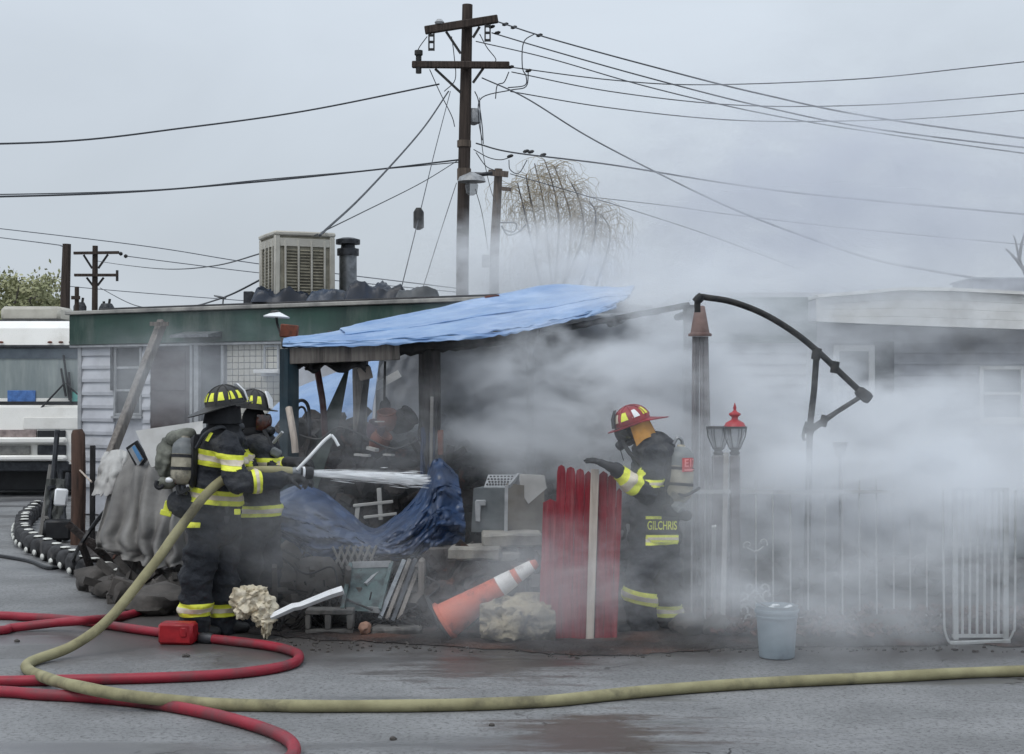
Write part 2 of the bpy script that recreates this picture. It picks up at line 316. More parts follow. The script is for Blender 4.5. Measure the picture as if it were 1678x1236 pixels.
def asphalt():
    m = bpy.data.materials.new('wet_asphalt'); m.use_nodes = True; t = m.node_tree; b = t.nodes['Principled BSDF']; l = t.links.new
    g = t.nodes.new('ShaderNodeNewGeometry')
    def noi(s, d=6, r=0.6, vec=None):
        n = t.nodes.new('ShaderNodeTexNoise'); n.inputs['Scale'].default_value = s; n.inputs['Detail'].default_value = d; n.inputs['Roughness'].default_value = r; l(vec or g.outputs['Position'], n.inputs['Vector']); return n.outputs[0]
    def mrg(x, a, b_, c=0.0, d=1.0):
        n = t.nodes.new('ShaderNodeMapRange'); n.inputs[1].default_value = a; n.inputs[2].default_value = b_; n.inputs[3].default_value = c; n.inputs[4].default_value = d; n.interpolation_type = 'SMOOTHSTEP'; l(x, n.inputs[0]); return n.outputs[0]
    def mixc(f, a, c):
        n = t.nodes.new('ShaderNodeMix'); n.data_type = 'RGBA'; l(f, n.inputs[0])
        if isinstance(a, tuple): n.inputs[6].default_value = (*lin(a), 1)
        else: l(a, n.inputs[6])
        n.inputs[7].default_value = (*lin(c), 1); return n.outputs[2]
    def mth(op, a, c):
        n = t.nodes.new('ShaderNodeMath'); n.operation = op
        for i, x in enumerate((a, c)):
            if isinstance(x, (int, float)): n.inputs[i].default_value = x
            else: l(x, n.inputs[i])
        return n.outputs[0]
    st = t.nodes.new('ShaderNodeMapping'); st.inputs['Scale'].default_value = (0.35, 1.4, 1); l(g.outputs['Position'], st.inputs[0])
    def spot(c, sx, sy, amp=0.85):                       # a stain with a ragged outline round a ground point
        mp_ = t.nodes.new('ShaderNodeMapping'); mp_.vector_type = 'TEXTURE'; mp_.inputs['Location'].default_value = (c.x, c.y, 0); mp_.inputs['Scale'].default_value = (sx, sy, 1); l(g.outputs['Position'], mp_.inputs[0])
        ln = t.nodes.new('ShaderNodeVectorMath'); ln.operation = 'LENGTH'; l(mp_.outputs[0], ln.inputs[0])
        return mrg(mth('ADD', ln.outputs['Value'], mth('MULTIPLY', noi(2.6, 9, 0.8, st.outputs[0]), amp * 6)), 0.3 + amp * 3, 1.05 + amp * 3, 1, 0)
    c = mixc(mrg(noi(1.1, 5), 0.35, 0.65), (138, 139, 140), (118, 119, 120))
    c = mixc(mrg(noi(30, 5, 0.8), 0.47, 0.68), c, (80, 80, 81))                 # dark aggregate
    c = mixc(mrg(noi(26, 4, 0.8), 0.58, 0.72), c, (150, 150, 149))             # light aggregate
    c = mixc(mrg(noi(0.8, 6, 0.6, st.outputs[0]), 0.5, 0.66), c, (96, 96, 98)) # damp streaks
    vo = t.nodes.new('ShaderNodeTexVoronoi'); vo.feature = 'DISTANCE_TO_EDGE'; vo.inputs['Scale'].default_value = 0.55
    wv = t.nodes.new('ShaderNodeVectorMath'); wv.operation = 'ADD'; l(g.outputs['Position'], wv.inputs[0])
    nv = t.nodes.new('ShaderNodeTexNoise'); nv.inputs['Scale'].default_value = 2.2; nv.inputs['Detail'].default_value = 6; l(g.outputs['Position'], nv.inputs['Vector']); l(nv.outputs['Color'], wv.inputs[1]); l(wv.outputs[0], vo.inputs['Vector'])
    crack = mth('MULTIPLY', mrg(vo.outputs['Distance'], 0.002, 0.010, 1, 0), mrg(noi(0.7, 3), 0.5, 0.6))
    c = mixc(crack, c, (58, 57, 58))
    brown = mth('MULTIPLY', spot(G(985, 1200), 0.7, 0.7), .8)
    run = mth('MULTIPLY', spot(G(790, 1095), 0.9, 0.7), .75)
    yard = mrg(mth('ADD', mth('MULTIPLY', noi(1.7, 6, 0.65), 1.6), 0.0), 0.3, 1.2)
    sx = t.nodes.new('ShaderNodeSeparateXYZ'); l(g.outputs['Position'], sx.inputs[0])
    near = mrg(mth('ADD', sx.outputs['Y'], mth('MULTIPLY', noi(0.9, 6, 0.65), 2.4)), 11.6, 12.8)   # soaked strip along the yard
    near = mth('MULTIPLY', near, mrg(mth('ADD', sx.outputs['X'], noi(0.8, 4)), -3.9, -2.6))
    c = mixc(near, c, (84, 81, 80))
    c = mixc(brown, c, (64, 50, 44)); c = mixc(run, c, (72, 66, 64))
    l(c, b.inputs['Base Color'])
    wet = mth('MAXIMUM', mth('MAXIMUM', brown, run), mth('MULTIPLY', near, 0.8))
    wet = mth('MAXIMUM', wet, mth('MULTIPLY', mrg(noi(0.8, 6, 0.6, st.outputs[0]), 0.5, 0.6), 0.8))
    l(mrg(wet, 0, 1, 0.78, 0.24), b.inputs['Roughness']); b.inputs['Specular IOR Level'].default_value = 0.26
    bp = t.nodes.new('ShaderNodeBump'); bp.inputs['Distance'].default_value = 0.006; l(mrg(wet, 0, 1, 0.75, 0.12), bp.inputs['Strength']); l(noi(85, 4, 0.7), bp.inputs['Height']); l(bp.outputs[0], b.inputs['Normal'])
    return m
m_asphalt = asphalt()
# ================================================================== SETTING
g_ = MB(); g_.bm.faces.new([g_.bm.verts.new(p) for p in ((-900, -60, 0), (900, -60, 0), (900, 2500, 0), (-900, 2500, 0))])
kind(g_.build('road', m_asphalt, smooth=None, origin=(0, 0, 0)), 'structure', 'damp grey asphalt road surface')

# soaked soil of the yard, with a ragged kerb-less edge towards the road
edge = cr([G(150, 925), G(215, 975), G(320, 1020), G(480, 1046), G(640, 1054), G(820, 1066), G(1000, 1076), G(1200, 1064), G(1450, 1060), G(1760, 1056)], 8)
def soil(a, b):
    k = a * (len(edge) - 1); i = min(int(k), len(edge) - 2); e = edge[i].lerp(edge[i + 1], k - i)
    back = Vector((-6.0 + 14.5 * a, 21.0 - 2.2 * a, 0))
    e = e + Vector((0, 0.16 * fbm((a * 40, 3, 0), 1.0), 0)); p = e.lerp(back, b ** 1.6)
    p.z = 0.006 + min(b * 5, 1) * max(0.0, 0.012 + 0.035 * abs(fbm(p, 1.3)) + 0.02 * fbm(p, 4.0))
    return p
kind(MB().grid(soil, 120, 50).build('yard_soil', m_soil, smooth=60), 'structure', 'dark wet soil and ash of the yard')

# ================================================================== LEFT MOBILE HOME
LT = Wall((-6.81, 24.0), (-0.65, 20.5)); LEN = 8.3
lt = thing('mobile_home', 'mobile home with green fascia, grey lap siding and cooler on its roof', 'mobile home', LT.pt(LEN / 2, 0))
mb = MB(); LT.box(mb, 0, LEN, 0.02, 3.0, -3.4, 0); mb.build('wall', m_offwhite, lt)
mb = MB(); LT.box(mb, -0.08, LEN + .1, 2.66, 3.13, 0.004, 0.14, 0.01); mb.build('fascia', m_green, lt)
mb = MB(); LT.box(mb, -0.09, LEN + .1, 2.62, 2.655, 0.004, 0.12, 0.004); mb.build('trim_strip', m_frame, lt)
mb = MB(); LT.box(mb, -0.12, LEN + .15, 3.132, 3.19, -3.5, 0.2, 0.01)
rf = mb.build('roof', M('flat_roof_edge', (168, 166, 160), (120, 120, 118), sc_=3, rough=0.8), lt)
mb = MB(); LT.box(mb, 0.3, LEN - .3, 3.19, 3.24, -3.3, -0.1, 0.01); mb.build('roof_deck', M('roof_tar', (70, 70, 72), (54, 54, 56), sc_=3, rough=0.9), rf)
# lap siding at the left end: every lap is a piece
for (u0, u1, v0, v1) in ((137, 189, 562, 800), (236, 249, 566, 800)):
    a0, zt = LT.sz(u0, v0); a1, zb = LT.sz(u1, v1); n = 11; h = (zt - zb) / n; base = None
    for i in range(n):
        z = zb + i * h
        q = MB(); q.prism([LT.pt(a0, z, 0.045), LT.pt(a0, z + h * 0.25, 0.05), LT.pt(a0, z + h * 0.98, 0.012), LT.pt(a0, z + h * 0.98, 0.003), LT.pt(a0, z, 0.003)], LT.d * (a1 - a0)).build('siding_board', m_offwhite, lt, smooth=None)
mb = MB(); LT.pbox(mb, 132, 560, 137, 812, 0.003, 0.06); mb.build('corner_trim', m_frame, lt)
# window at the left with leaning plank in front
def window(home, W, u0, v0, u1, v1, bars=(0.5,), glass=m_glass, fr=m_frame, o=0.0, t=0.045, vbars=()):
    a0, z1 = W.sz(u0, v0); a1, z0 = W.sz(u1, v1)
    mb = MB(); W.box(mb, a0, a1, z0, z1, o + 0.003, o + 0.02); win = mb.build('window', glass, home, smooth=None)
    for (x0, x1, y0, y1) in ((a0 - t / 2, a0 + t / 2, z0, z1), (a1 - t / 2, a1 + t / 2, z0, z1), (a0 + t / 2, a1 - t / 2, z1 - t, z1), (a0 + t / 2, a1 - t / 2, z0, z0 + t)):
        mb = MB(); W.box(mb, x0, x1, y0, y1, o + 0.022, o + 0.06, 0.004); mb.build('window_frame', fr, win)
    for f in bars:
        z = z0 + (z1 - z0) * f; mb = MB(); W.box(mb, a0 + t / 2, a1 - t / 2, z - t / 2.5, z + t / 2.5, o + 0.022, o + 0.05, 0.003); mb.build('window_bar', fr, win)
    for f in vbars:
        x = a0 + (a1 - a0) * f; mb = MB(); W.box(mb, x - t / 3, x + t / 3, z0 + t, z1 - t, o + 0.022, o + 0.048, 0.003); mb.build('window_bar', fr, win)
    mb = MB(); W.box(mb, a0 - t, a1 + t, z0 - 0.04, z0 - 0.002, o + 0.003, o + 0.09, 0.004); mb.build('window_sill', fr, win)
    return win
window(lt, LT, 192, 566, 234, 682, bars=(0.36, 0.68), glass=M('screened_glass', (74, 76, 78), (98, 100, 102), sc_=2, rough=0.3))
mb = MB(); LT.pbox(mb, 188, 566, 191, 640, 0.06, 0.1); mb.build('window_shutter', m_black, lt)
window(lt, LT, 437, 566, 459, 612, bars=(), t=0.03)
# brown door panel, jamb and doorway with its shade painted as a dark panel
mb = MB(); LT.pbox(mb, 250, 566, 314, 705, 0.003, 0.05, 0.006); dr = mb.build('door', M('brown_door', (72, 62, 62), (52, 46, 47), sc_=2, rough=0.6, c3=(100, 96, 98), sc3=1.2), lt)
mb = MB(); LT.pbox(mb, 256, 576, 308, 640, 0.052, 0.062, 0.004); mb.build('door_panel', MATS['brown_door'], dr)
mb = MB(); LT.pbox(mb, 256, 650, 308, 700, 0.052, 0.062, 0.004); mb.build('door_panel', MATS['brown_door'], dr)
for (a, b) in ((316, 320), (323, 330), (367, 371)):
    mb = MB(); LT.pbox(mb, a, 562, b, 790, 0.003, 0.075, 0.005); mb.build('door_jamb', m_frame, lt)
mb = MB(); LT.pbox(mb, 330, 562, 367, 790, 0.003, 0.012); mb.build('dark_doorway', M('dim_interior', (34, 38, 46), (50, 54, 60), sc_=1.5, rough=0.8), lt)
mb = MB(); a0, z0 = LT.sz(312, 553); a1, z1 = LT.sz(374, 546)
mb.prism([LT.pt(a0, z0, 0.004), LT.pt(a0, z0 + 0.1, 0.004), LT.pt(a0, z0 + 0.02, 0.45), LT.pt(a0, z0 - 0.02, 0.45)], LT.d * (a1 - a0)); mb.build('door_canopy', m_steel, lt, smooth=None)
# cream panel siding: every tile of the grid is a piece
a0, zt = LT.sz(374, 564); a1, zb = LT.sz(470, 700); nc, nr = 10, 13; dx, dz = (a1 - a0) / nc, (zt - zb) / nr
q = MB(); q.box((0, 0, 0), (dx - 0.012, 0.03, dz - 0.012), bev=0.004); tm = q.build('tile', m_cream, lt); tmesh = tm.data; bpy.data.objects.remove(tm)
for i in range(nc):
    for j in range(nr):
        o = bpy.data.objects.new('tile', tmesh); COL.objects.link(o); o.parent = lt
        # tmesh was shifted by -wloc(lt); undo it with the location
        wp = LT.pt(a0 + (i + .5) * dx, zb + (j + .5) * dz, 0.02 + random.uniform(-.003, .003))
        o.rotation_euler = LT.R.to_euler(); o.location = wp - wloc(lt) + LT.R @ wloc(lt)
mb = MB(); LT.pbox(mb, 372, 562, 472, 705, 0.002, 0.004); mb.build('tile_backing', M('grout', (150, 146, 136), (130, 126, 116)), lt)
mb = MB(); LT.pbox(mb, 440, 606, 480, 612, 0.05, 0.35, 0.005); mb.build('wall_shelf', m_white, lt)

# ================================================================== RIGHT MOBILE HOME
RW = Wall((X(1128, 17.6), 17.6), (X(1800, 17.6), 17.6))
rt = thing('mobile_home', 'smoke-veiled white mobile home with window, shutter and white banded gable', 'mobile home', RW.pt(2.5, 0))
RL = X(1800, 17.6) - X(1128, 17.6)
mb = MB(); RW.box(mb, 0, RL, 0.02, 2.98, -4.0, 0); mb.build('wall', m_offwhite, rt)
a0, _ = RW.sz(1150, 560); n = 16; h = 2.0 / n
for (s0, s1) in ((0.25, RW.sz(1322, 600)[0]), (RW.sz(1322, 600)[0] + 0.06, RL)):
    for i in range(n):
        z = 0.5 + i * h
        MB().prism([RW.pt(s0, z, 0.03), RW.pt(s0, z + h * 0.2, 0.032), RW.pt(s0, z + h * 0.98, 0.01), RW.pt(s0, z + h * 0.98, 0.003), RW.pt(s0, z, 0.003)], RW.d * (s1 - s0)).build('siding_board', m_offwhite, rt, smooth=None)
mb = MB(); RW.box(mb, .02, RL, .03, .72, .034, .06); mb.build('skirting', M('dark_skirting', (58, 70, 68), (44, 52, 52), sc_=3, rough=.7, c3=(84, 84, 80), sc3=2), rt)
sA = RW.sz(1338, 500)[0]
mb = MB(); RW.box(mb, 0.0, sA - .02, 2.5, 3.02, 0.004, 0.12, 0.008); mb.build('fascia', m_green, rt)
# low gable of banded white metal, standing proud of the wall
GW = Wall((X(1338, 17.0), 17.0), (X(1800, 17.0), 17.0))
prof = [(1338, 489), (1400, 484), (1475, 477), (1560, 478), (1678, 484), (1800, 491)]; bot = [(1338, 527), (1400, 530), (1475, 533), (1560, 536), (1678, 540), (1800, 545)]
for k in range(4):
    top_ = [(u, v + (bv - v) * k / 4) for (u, v), (_, bv) in zip(prof, bot)]; bt_ = [(u, v + (bv - v) * (k + 0.98) / 4) for (u, v), (_, bv) in zip(prof, bot)]
    pts = [GW.pt(*GW.sz(u, v), off=0.0) for u, v in top_] + [GW.pt(*GW.sz(u, v), off=0.0) for u, v in bt_[::-1]]
    MB().prism(pts, (0, 0.03 + 0.012 * (k % 2), 0)).build('gable_band', m_white, rt, smooth=None)
pts = [GW.pt(*GW.sz(u, v + 2)) + Vector((0, 0.045, 0)) for u, v in prof] + [GW.pt(*GW.sz(u, v - 2)) + Vector((0, 0.045, 0)) for u, v in bot[::-1]]
MB().prism(pts, (0, 0.54, 0)).build('gable_box', m_offwhite, rt, smooth=None)
MB().prism([GW.pt(*GW.sz(u, v)) + Vector((0, -0.06, 0.003)) for u, v in prof] + [GW.pt(*GW.sz(u, v)) + Vector((0, -0.06, 0.04)) for u, v in prof[::-1]], (0, 4.6, 0)).build('roof', m_white, rt, smooth=None)
MB().box((RW.A.x + 1.2, 19.6, 3.04), (2.6, 4.2, 0.07)).build('flat_roof', m_offwhite, rt)
window(rt, RW, 1368, 566, 1426, 694, bars=(0.45,), o=0.03, fr=m_white, glass=M('curtained_glass', (96, 100, 104), (120, 124, 128), sc_=2, rough=0.3), t=0.07)
mb = MB(); RW.pbox(mb, 1430, 560, 1463, 698, 0.034, 0.075, 0.006); sh = mb.build('window_shutter', m_shutter, rt)
a0, z1 = RW.sz(1430, 560); a1, z0 = RW.sz(1463, 698)
for i in range(14):
    z = z0 + 0.05 + i * (z1 - z0 - 0.1) / 14; mb = MB(); RW.box(mb, a0 + .03, a1 - .03, z, z + 0.05, 0.0755, 0.09); mb.build('slat', m_shutter, sh)
mb = MB(); RW.pbox(mb, 1320, 556, 1328, 830, 0.004, 0.07, 0.005); mb.build('corner_trim', m_frame, rt)
window(rt, RW, 1605, 600, 1672, 690, bars=(0.5,), o=0.03, fr=m_white, glass=MATS['curtained_glass'])

# things on the right roof
o = MB().box(P(1640, 464, 20.5), (1.05, 0.9, 0.30), bev=0.02).box(P(1640, 449, 20.5), (1.1, 0.95, 0.02)).build('rooftop_unit', m_frame)
o.location.z = 3.14; tag(o, 'grey rooftop air unit standing on the gabled mobile home roof', 'air unit')
mb = MB(); mb.lathe([(0.02, 0.16), (0.14, 0.13), (0.2, 0.06), (0.2, 0.0)][::-1], Matrix.Translation(P(1420, 472, 20.0)), 20); o = mb.build('roof_vent', m_pvc); tag(o, 'white domed vent cap on the gabled mobile home roof', 'vent')
o.location.z = 3.16

# ================================================================== BURNT LEAN-TO SHED
shed = thing('shed', 'burnt open wooden lean-to with charred posts and beam', 'shed', Vector((0, 14.4, 0)))
YF = 14.4
def post(u, vt, Y, w_, mat, zb=0.0, lean=0.0, rag=0.0, seed=1, name='post'):
    t = P(u, vt, Y); b = Vector((t.x + lean, Y, zb)); n = 14
    def rr(i): return w_ * (1 + rag * noise.noise(Vector((i * 0.7, seed * 5.3, 0))))
    pts = [b.lerp(t, i / n) + Vector((rag * 0.05 * noise.noise(Vector((i * .9, seed, 3))), 0, 0)) for i in range(n + 1)]
    return MB().tube(pts, [rr(i) * 0.7 for i in range(n + 1)], 4 if not rag else 9).build(name, mat, shed, smooth=30)
post(474, 572, YF, 0.13, m_teal)
post(701, 570, YF, 0.085, m_char, rag=0.9, seed=2)
post(869, 545, YF + 1.2, 0.06, m_char, rag=0.4, seed=4)
post(1128, 500, YF, 0.07, m_char, rag=0.3, seed=5)
post(590, 590, YF + 1.4, 0.11, m_wood_grey, rag=0.25, seed=6)
mb = MB(); mb.beam(P(472, 584, YF - .05), P(655, 577, YF - .05), 0.05, 0.15, bev=0.006); mb.build('beam', m_wood_grey, shed)
# the charred rest of the beam
def burnt_beam(p, q, w0, seed, mat=m_char, name='beam'):
    n = 22; pts = [p.lerp(q, i / n) + Vector((0, 0, 0.012 * noise.noise(Vector((i * .5, seed, 0))))) for i in range(n + 1)]
    return MB().tube(pts, [w0 * (1 + .45 * noise.noise(Vector((i * .8, seed, 9)))) for i in range(n + 1)], 7).build(name, mat, shed, smooth=50)
burnt_beam(P(652, 573, YF), P(880, 548, YF), 0.07, 1)
burnt_beam(P(880, 546, YF + .2), P(1130, 500, YF + .2), 0.03, 2)
burnt_beam(P(462, 566, YF - .03), P(720, 560, YF - .03), 0.028, 3, m_char, 'top_plate')
burnt_beam(P(468, 580, YF), P(560, 585, YF + 3.0), 0.05, 5, m_char, 'rafter')
for i, u in enumerate((560, 650, 760, 880, 1000, 1110)):
    burnt_beam(P(u, 571 - i * 11 + (4 if i > 2 else 0), YF + .04), P(u - 20 + i * 22, 545 - i * 10, YF + 3.0), 0.035, 10 + i, m_char, 'rafter')
MB().box(((X(706, 17.4) + X(1150, 17.4)) / 2, 17.42, 1.4), (X(1150, 17.4) - X(706, 17.4), .03, 2.8)).build('back_panel', m_char, shed)  # dark backing added behind the boards to keep the interior dark
# dark charred back boards, added to make the interior dark, each one a piece
for i in range(17):
    u = 712 + i * 26; top_ = 560 - i * 4; p = P(u, top_, 17.3); b = P(u + 24, 900, 17.3)
    MB().box(((p.x + b.x) / 2, 17.3 + random.uniform(-.02, .02), p.z / 2 + 0.05), (b.x - p.x - 0.01, 0.025, p.z - 0.1), (0, random.uniform(-.012, .012), 0)).build('back_board', random.choice([m_char, m_char, M('scorched_board%d' % i, (74, 66, 64), (40, 37, 38), sc_=3, rough=.9)]), shed)
# ragged burnt scraps hanging below the beam
def rag_strip(u0, u1, vt, vb, Y, seed, mat, name, parent=None, amp=0.4, thick=0.008, n=26, m=10, lean=0.0):
    def f(a, b):
        u = u0 + (u1 - u0) * a + lean * b; bot_ = vb + (vb - vt) * amp * noise.noise(Vector((a * 5, seed * 3.7, 0)))
        p = P(u, vt + (bot_ - vt) * b, Y); p.y += 0.07 * b * noise.noise(Vector((a * 6, b * 3, seed))); p.x += 0.02 * b * noise.noise(Vector((a * 9, b * 5, seed + 4))); return p
    return MB().grid(f, n, m, thick).build(name, mat, parent, smooth=60)
rag_strip(500, 600, 586, 606, YF + .05, 1, m_char, 'hanging_scrap', shed, amp=0.9)
rag_strip(486, 512, 590, 600, YF, 2, m_char, 'hanging_scrap', shed, amp=0.9)
rag_strip(686, 722, 570, 720, YF - .02, 3, m_char, 'hanging_scrap', shed, amp=0.4)
rag_strip(690, 712, 700, 800, YF - .03, 8, M('scorched_blue', (40, 58, 92), (28, 34, 48), sc_=5, rough=.6), 'hanging_scrap', shed, amp=0.2)
mb = MB(); mb.beam(P(708, 650, YF - .06), P(706, 790, YF - .06), 0.03, 0.04, bev=0.004); mb.build('edge_board', m_gtarp, shed)
MB().beam(P(722, 705, YF), P(722, 745, YF), 0.05, 0.13, bev=.004).build('rust_bracket', m_copper, shed)

# pale blue tarp over the lean-to roof
top = [(466, 557, 14.5), (560, 540, 15.6), (680, 515, 16.6), (800, 489, 17.4), (900, 474, 17.6), (980, 474, 17.6), (1040, 474, 17.6)]
mid = [(464, 560, 14.4), (570, 549, 14.9), (700, 532, 15.4), (830, 512, 15.8), (930, 497, 15.8), (990, 489, 15.8), (1030, 486, 15.8)]
low = [(463, 564, 14.28), (580, 560, 14.26), (700, 553, 14.26), (800, 545, 14.26), (870, 533, 14.26), (960, 512, 14.26), (1010, 497, 14.26)]
tf = patch([[P(*p) for p in low], [P(*p) for p in mid], [P(*p) for p in top]])
def tarp(a, b):
    p = tf(a, b); s = 1 if 0.02 < b else 0
    wr = 0.06 * noise.noise(Vector((a * 2.6 - b * 1.2, b * 9 - a * 3, 1))) * (0.2 + b * .8) + 0.035 * (noise.ridged_multi_fractal(Vector((a * 3 + b, b * 7 - a * 5, 5)), .9, 2.1, 3, 1.0, 2.0) - .9)
    p = p + Vector((0, 0, wr * 0.55)); 
    if b < 0.03: p.z += 0.03 * noise.noise(Vector((a * 24, 2, 2))); 
    return p
o = MB().grid(tarp, 120, 44, 0.012).build('tarp', m_blue, smooth=75); tag(o, 'pale blue tarp stretched over the sloping roof of the burnt shed', 'tarp')
# front flap of the tarp, folded over the beam
lf = patch([[P(u, v + 1, Y - 0.03) for u, v, Y in low], [P(u, v + (8 if u > 560 else 4), Y - 0.05) for u, v, Y in low]])
def flap(a, b):
    p = lf(a, b); p.z += 0.015 * b * noise.noise(Vector((a * 40, 1, 7))) ; p.y += 0.03 * noise.noise(Vector((a * 14, b * 2, 3))); return p
def over(a, b):
    p = tarp(.16 + .84 * a, .46 + .54 * b); p.z += .022 + .012 * noise.noise(Vector((a * 9, b * 4, 8)));
    if b < .04: p += Vector((0, -.08 * noise.noise(Vector((a * 14, 3, 1))), -.012))
    return p
MB().grid(over, 90, 20, .01).build('tarp_overlap', m_blue, o, smooth=70)
o2 = MB().grid(flap, 110, 5, 0.008).build('tarp_flap', m_blue, o, smooth=70)
o = MB().box(P(806, 489, 17.2), (0.16, 0.2, 0.06), (0, -.1, .1), 0.008).build('brick', m_copper); tag(o, 'brown brick weighing down the top of the blue roof tarp', 'brick')
# ================================================================== MOTORHOME
YR = 28.0
rv = thing('motorhome', 'white motorhome parked nose-on behind the brown post', 'motorhome', (X(26, YR), YR, 0))
m_rv = M('motorhome_white', (242, 241, 236), (230, 228, 222), sc_=1.5, rough=0.35, bump=0.02, coat=0.2, c3=(190, 186, 176), sc3=0.8, lo3=0.55, hi3=0.8)
xl, xr = X(-92, YR), X(141, YR); zc = lambda v: P(0, v, YR).z
def rvbox(name, u0, v0, u1, v1, y0, y1, mat, bev=0.02, par=None):
    return MB().box(((X(u0, YR) + X(u1, YR)) / 2, (y0 + y1) / 2, (zc(v0) + zc(v1)) / 2), (X(u1, YR) - X(u0, YR), abs(y1 - y0), zc(v0) - zc(v1)), bev=bev).build(name, mat, par or rv)
# shell: side profile extruded across the width, nose raked
pr = [(YR + 0.35, zc(525)), (YR + 0.06, zc(538)), (YR - 0.02, zc(566)), (YR + 0.12, zc(568)), (YR + 0.02, zc(662)), (YR - 0.12, zc(668)), (YR - 0.18, zc(704)), (YR - 0.18, zc(760)), (YR + 7.5, zc(760)), (YR + 7.5, zc(525))]
MB().prism([(xl, y, z) for y, z in pr], (xr - xl, 0, 0)).build('body', m_rv, rv, smooth=None)
ws = rvbox('windshield', -84, 570, 136, 660, YR + 0.03, YR + 0.1, M('windshield', (128, 138, 138), (154, 162, 160), sc_=1.6, rough=0.08, bump=0, spec=0.6, stretch=(3, 1, .5)), 0.02)
rvbox('sun_visor_band', -84, 571, 136, 588, YR + 0.012, YR + 0.028, M('tint_band', (92, 102, 110), (80, 88, 96), rough=0.15, bump=0), 0.0, ws)
rvbox('windshield_gasket', -86, 658, 138, 664, YR - .03, YR + 0.028, m_black, 0.004)
rvbox('windshield_gasket', -86, 565.5, 138, 570, YR - .03, YR + 0.028, m_dsteel, 0.004)
for pts in ([(62, 674), (72, 664), (104, 630)], [(132, 650), (118, 638), (108, 628)]):
    MB().tube([P(u, v, YR - 0.10) for u, v in pts], 0.018, 6).build('wiper_arm', m_black, rv)
for a, b in (((100, 604), (108, 650)), ((113, 610), (116, 660)), ((104, 582), (114, 656))):
    MB().tube([P(*a, YR - 0.06), P(*b, YR - 0.06)], 0.022, 6).build('wiper_blade', m_black, rv)
for u in (2, 82, 100, 117, -20, -60):
    MB().lathe([(0.045, 0), (0.045, 0.02), (0.03, 0.035)], Matrix.Translation(P(u, 561, YR - 0.035)) @ Matrix.Rotation(math.pi / 2, 4, 'X'), 12, sy=0.45).build('marker_light', m_copper, rv)
rvbox('bumper', -92, 716, 116, 726, YR - .34, YR - .19, m_rv, 0.03)
rvbox('bumper', -92, 745, 116, 754, YR - .34, YR - .19, m_rv, 0.03)
rvbox('grille', -80, 704, 66, 716, YR - .24, YR - .185, M('grille', (160, 146, 142), (120, 108, 106), sc_=9, rough=.5), 0.005)
rvbox('headlight', 0, 730, 56, 744, YR - .24, YR - .185, M('headlamp_glass', (136, 136, 132), (104, 104, 102), sc_=8, rough=.15), 0.008)
rvbox('headlight', 68, 729, 114, 745, YR - .24, YR - .185, m_dsteel, 0.008)
rvbox('vent_opening', 68, 705, 113, 716, YR - .24, YR - .185, m_black, 0.008)
rvbox('hood_panel', 44, 684, 134, 703, YR - .195, YR - .182, m_rv, 0.006)
rvbox('undercarriage', -92, 761, 141, 806, YR + .3, YR + 1.5, m_black, 0.02)
rvbox('valance', -88, 755, 118, 772, YR - .2, YR + .2, m_dsteel, 0.02)  # grey skirt piece added to lighten the dark underside
for u in (-60, 108):
    MB().lathe([(0.2, -0.12), (0.36, -0.12), (0.4, -0.06), (0.4, 0.06), (0.36, 0.12), (0.2, 0.12)], Matrix.Translation((X(u, YR), YR + 0.9, 0.4)) @ Matrix.Rotation(math.pi / 2, 4, 'Y'), 24).build('wheel', m_boot, rv)
rvbox('roof_air_conditioner', -30, 497, 71, 523, YR + 1.0, YR + 2.0, m_beige, 0.06)
rvbox('air_conditioner_base', -36, 520, 76, 527, YR + 0.9, YR + 2.1, m_dsteel, 0.01)
o = rvbox('dashboard_cushion', 12, 640, 58, 660, YR - 0.0, YR + 0.028, M('blue_cloth', (84, 126, 190), (60, 96, 150), sc_=9), 0.008); o['label'] = 'blue bundle on the dashboard'
o = rvbox('dashboard_bag', 118, 642, 136, 660, YR - 0.0, YR + 0.028, M('mint_cloth', (130, 206, 196), (110, 180, 172), sc_=9), 0.008); o['label'] = 'mint green item on the dashboard'

# ================================================================== THINGS ON THE LEFT ROOF
YC = 23.0; CC = P(486, 484, YC); RZ = 3.24
th = math.radians(-24)
def lt_local(s, o, z): return LT.pt(s, z, o)
cool = thing('evaporative_cooler', 'beige louvred evaporative cooler box on the green-trimmed roof', 'cooler', (CC.x, YC, RZ))
ctr = Vector((CC.x, YC, 0)); Rz = Matrix.Rotation(math.radians(24), 3, 'Z')
W_, H_ = 0.92, P(486, 386, YC).z - RZ - 0.02
def cb(name, c, s, mat, bev=0.008, par=None): return MB().box(ctr + Rz @ Vector((c[0], c[1], 0)) + Vector((0, 0, RZ + 0.02 + c[2])), s, Rz, bev).build(name, mat, par or cool)
cb('body', (0, 0, H_ / 2), (W_ - 0.06, W_ - 0.06, H_ - 0.03), m_louver)
cb('lid', (0, 0, H_ - 0.02), (W_ + 0.02, W_ + 0.02, 0.07), m_beige, 0.02)
cb('base_pan', (0, 0, 0.04), (W_ + 0.02, W_ + 0.02, 0.08), m_beige, 0.015)
for sx_ in (-1, 1):
    for sy_ in (-1, 1): cb('corner_post', (sx_ * (W_ / 2 - .04), sy_ * (W_ / 2 - .04), H_ / 2), (0.08, 0.08, H_ - .1), m_beige, 0.01)
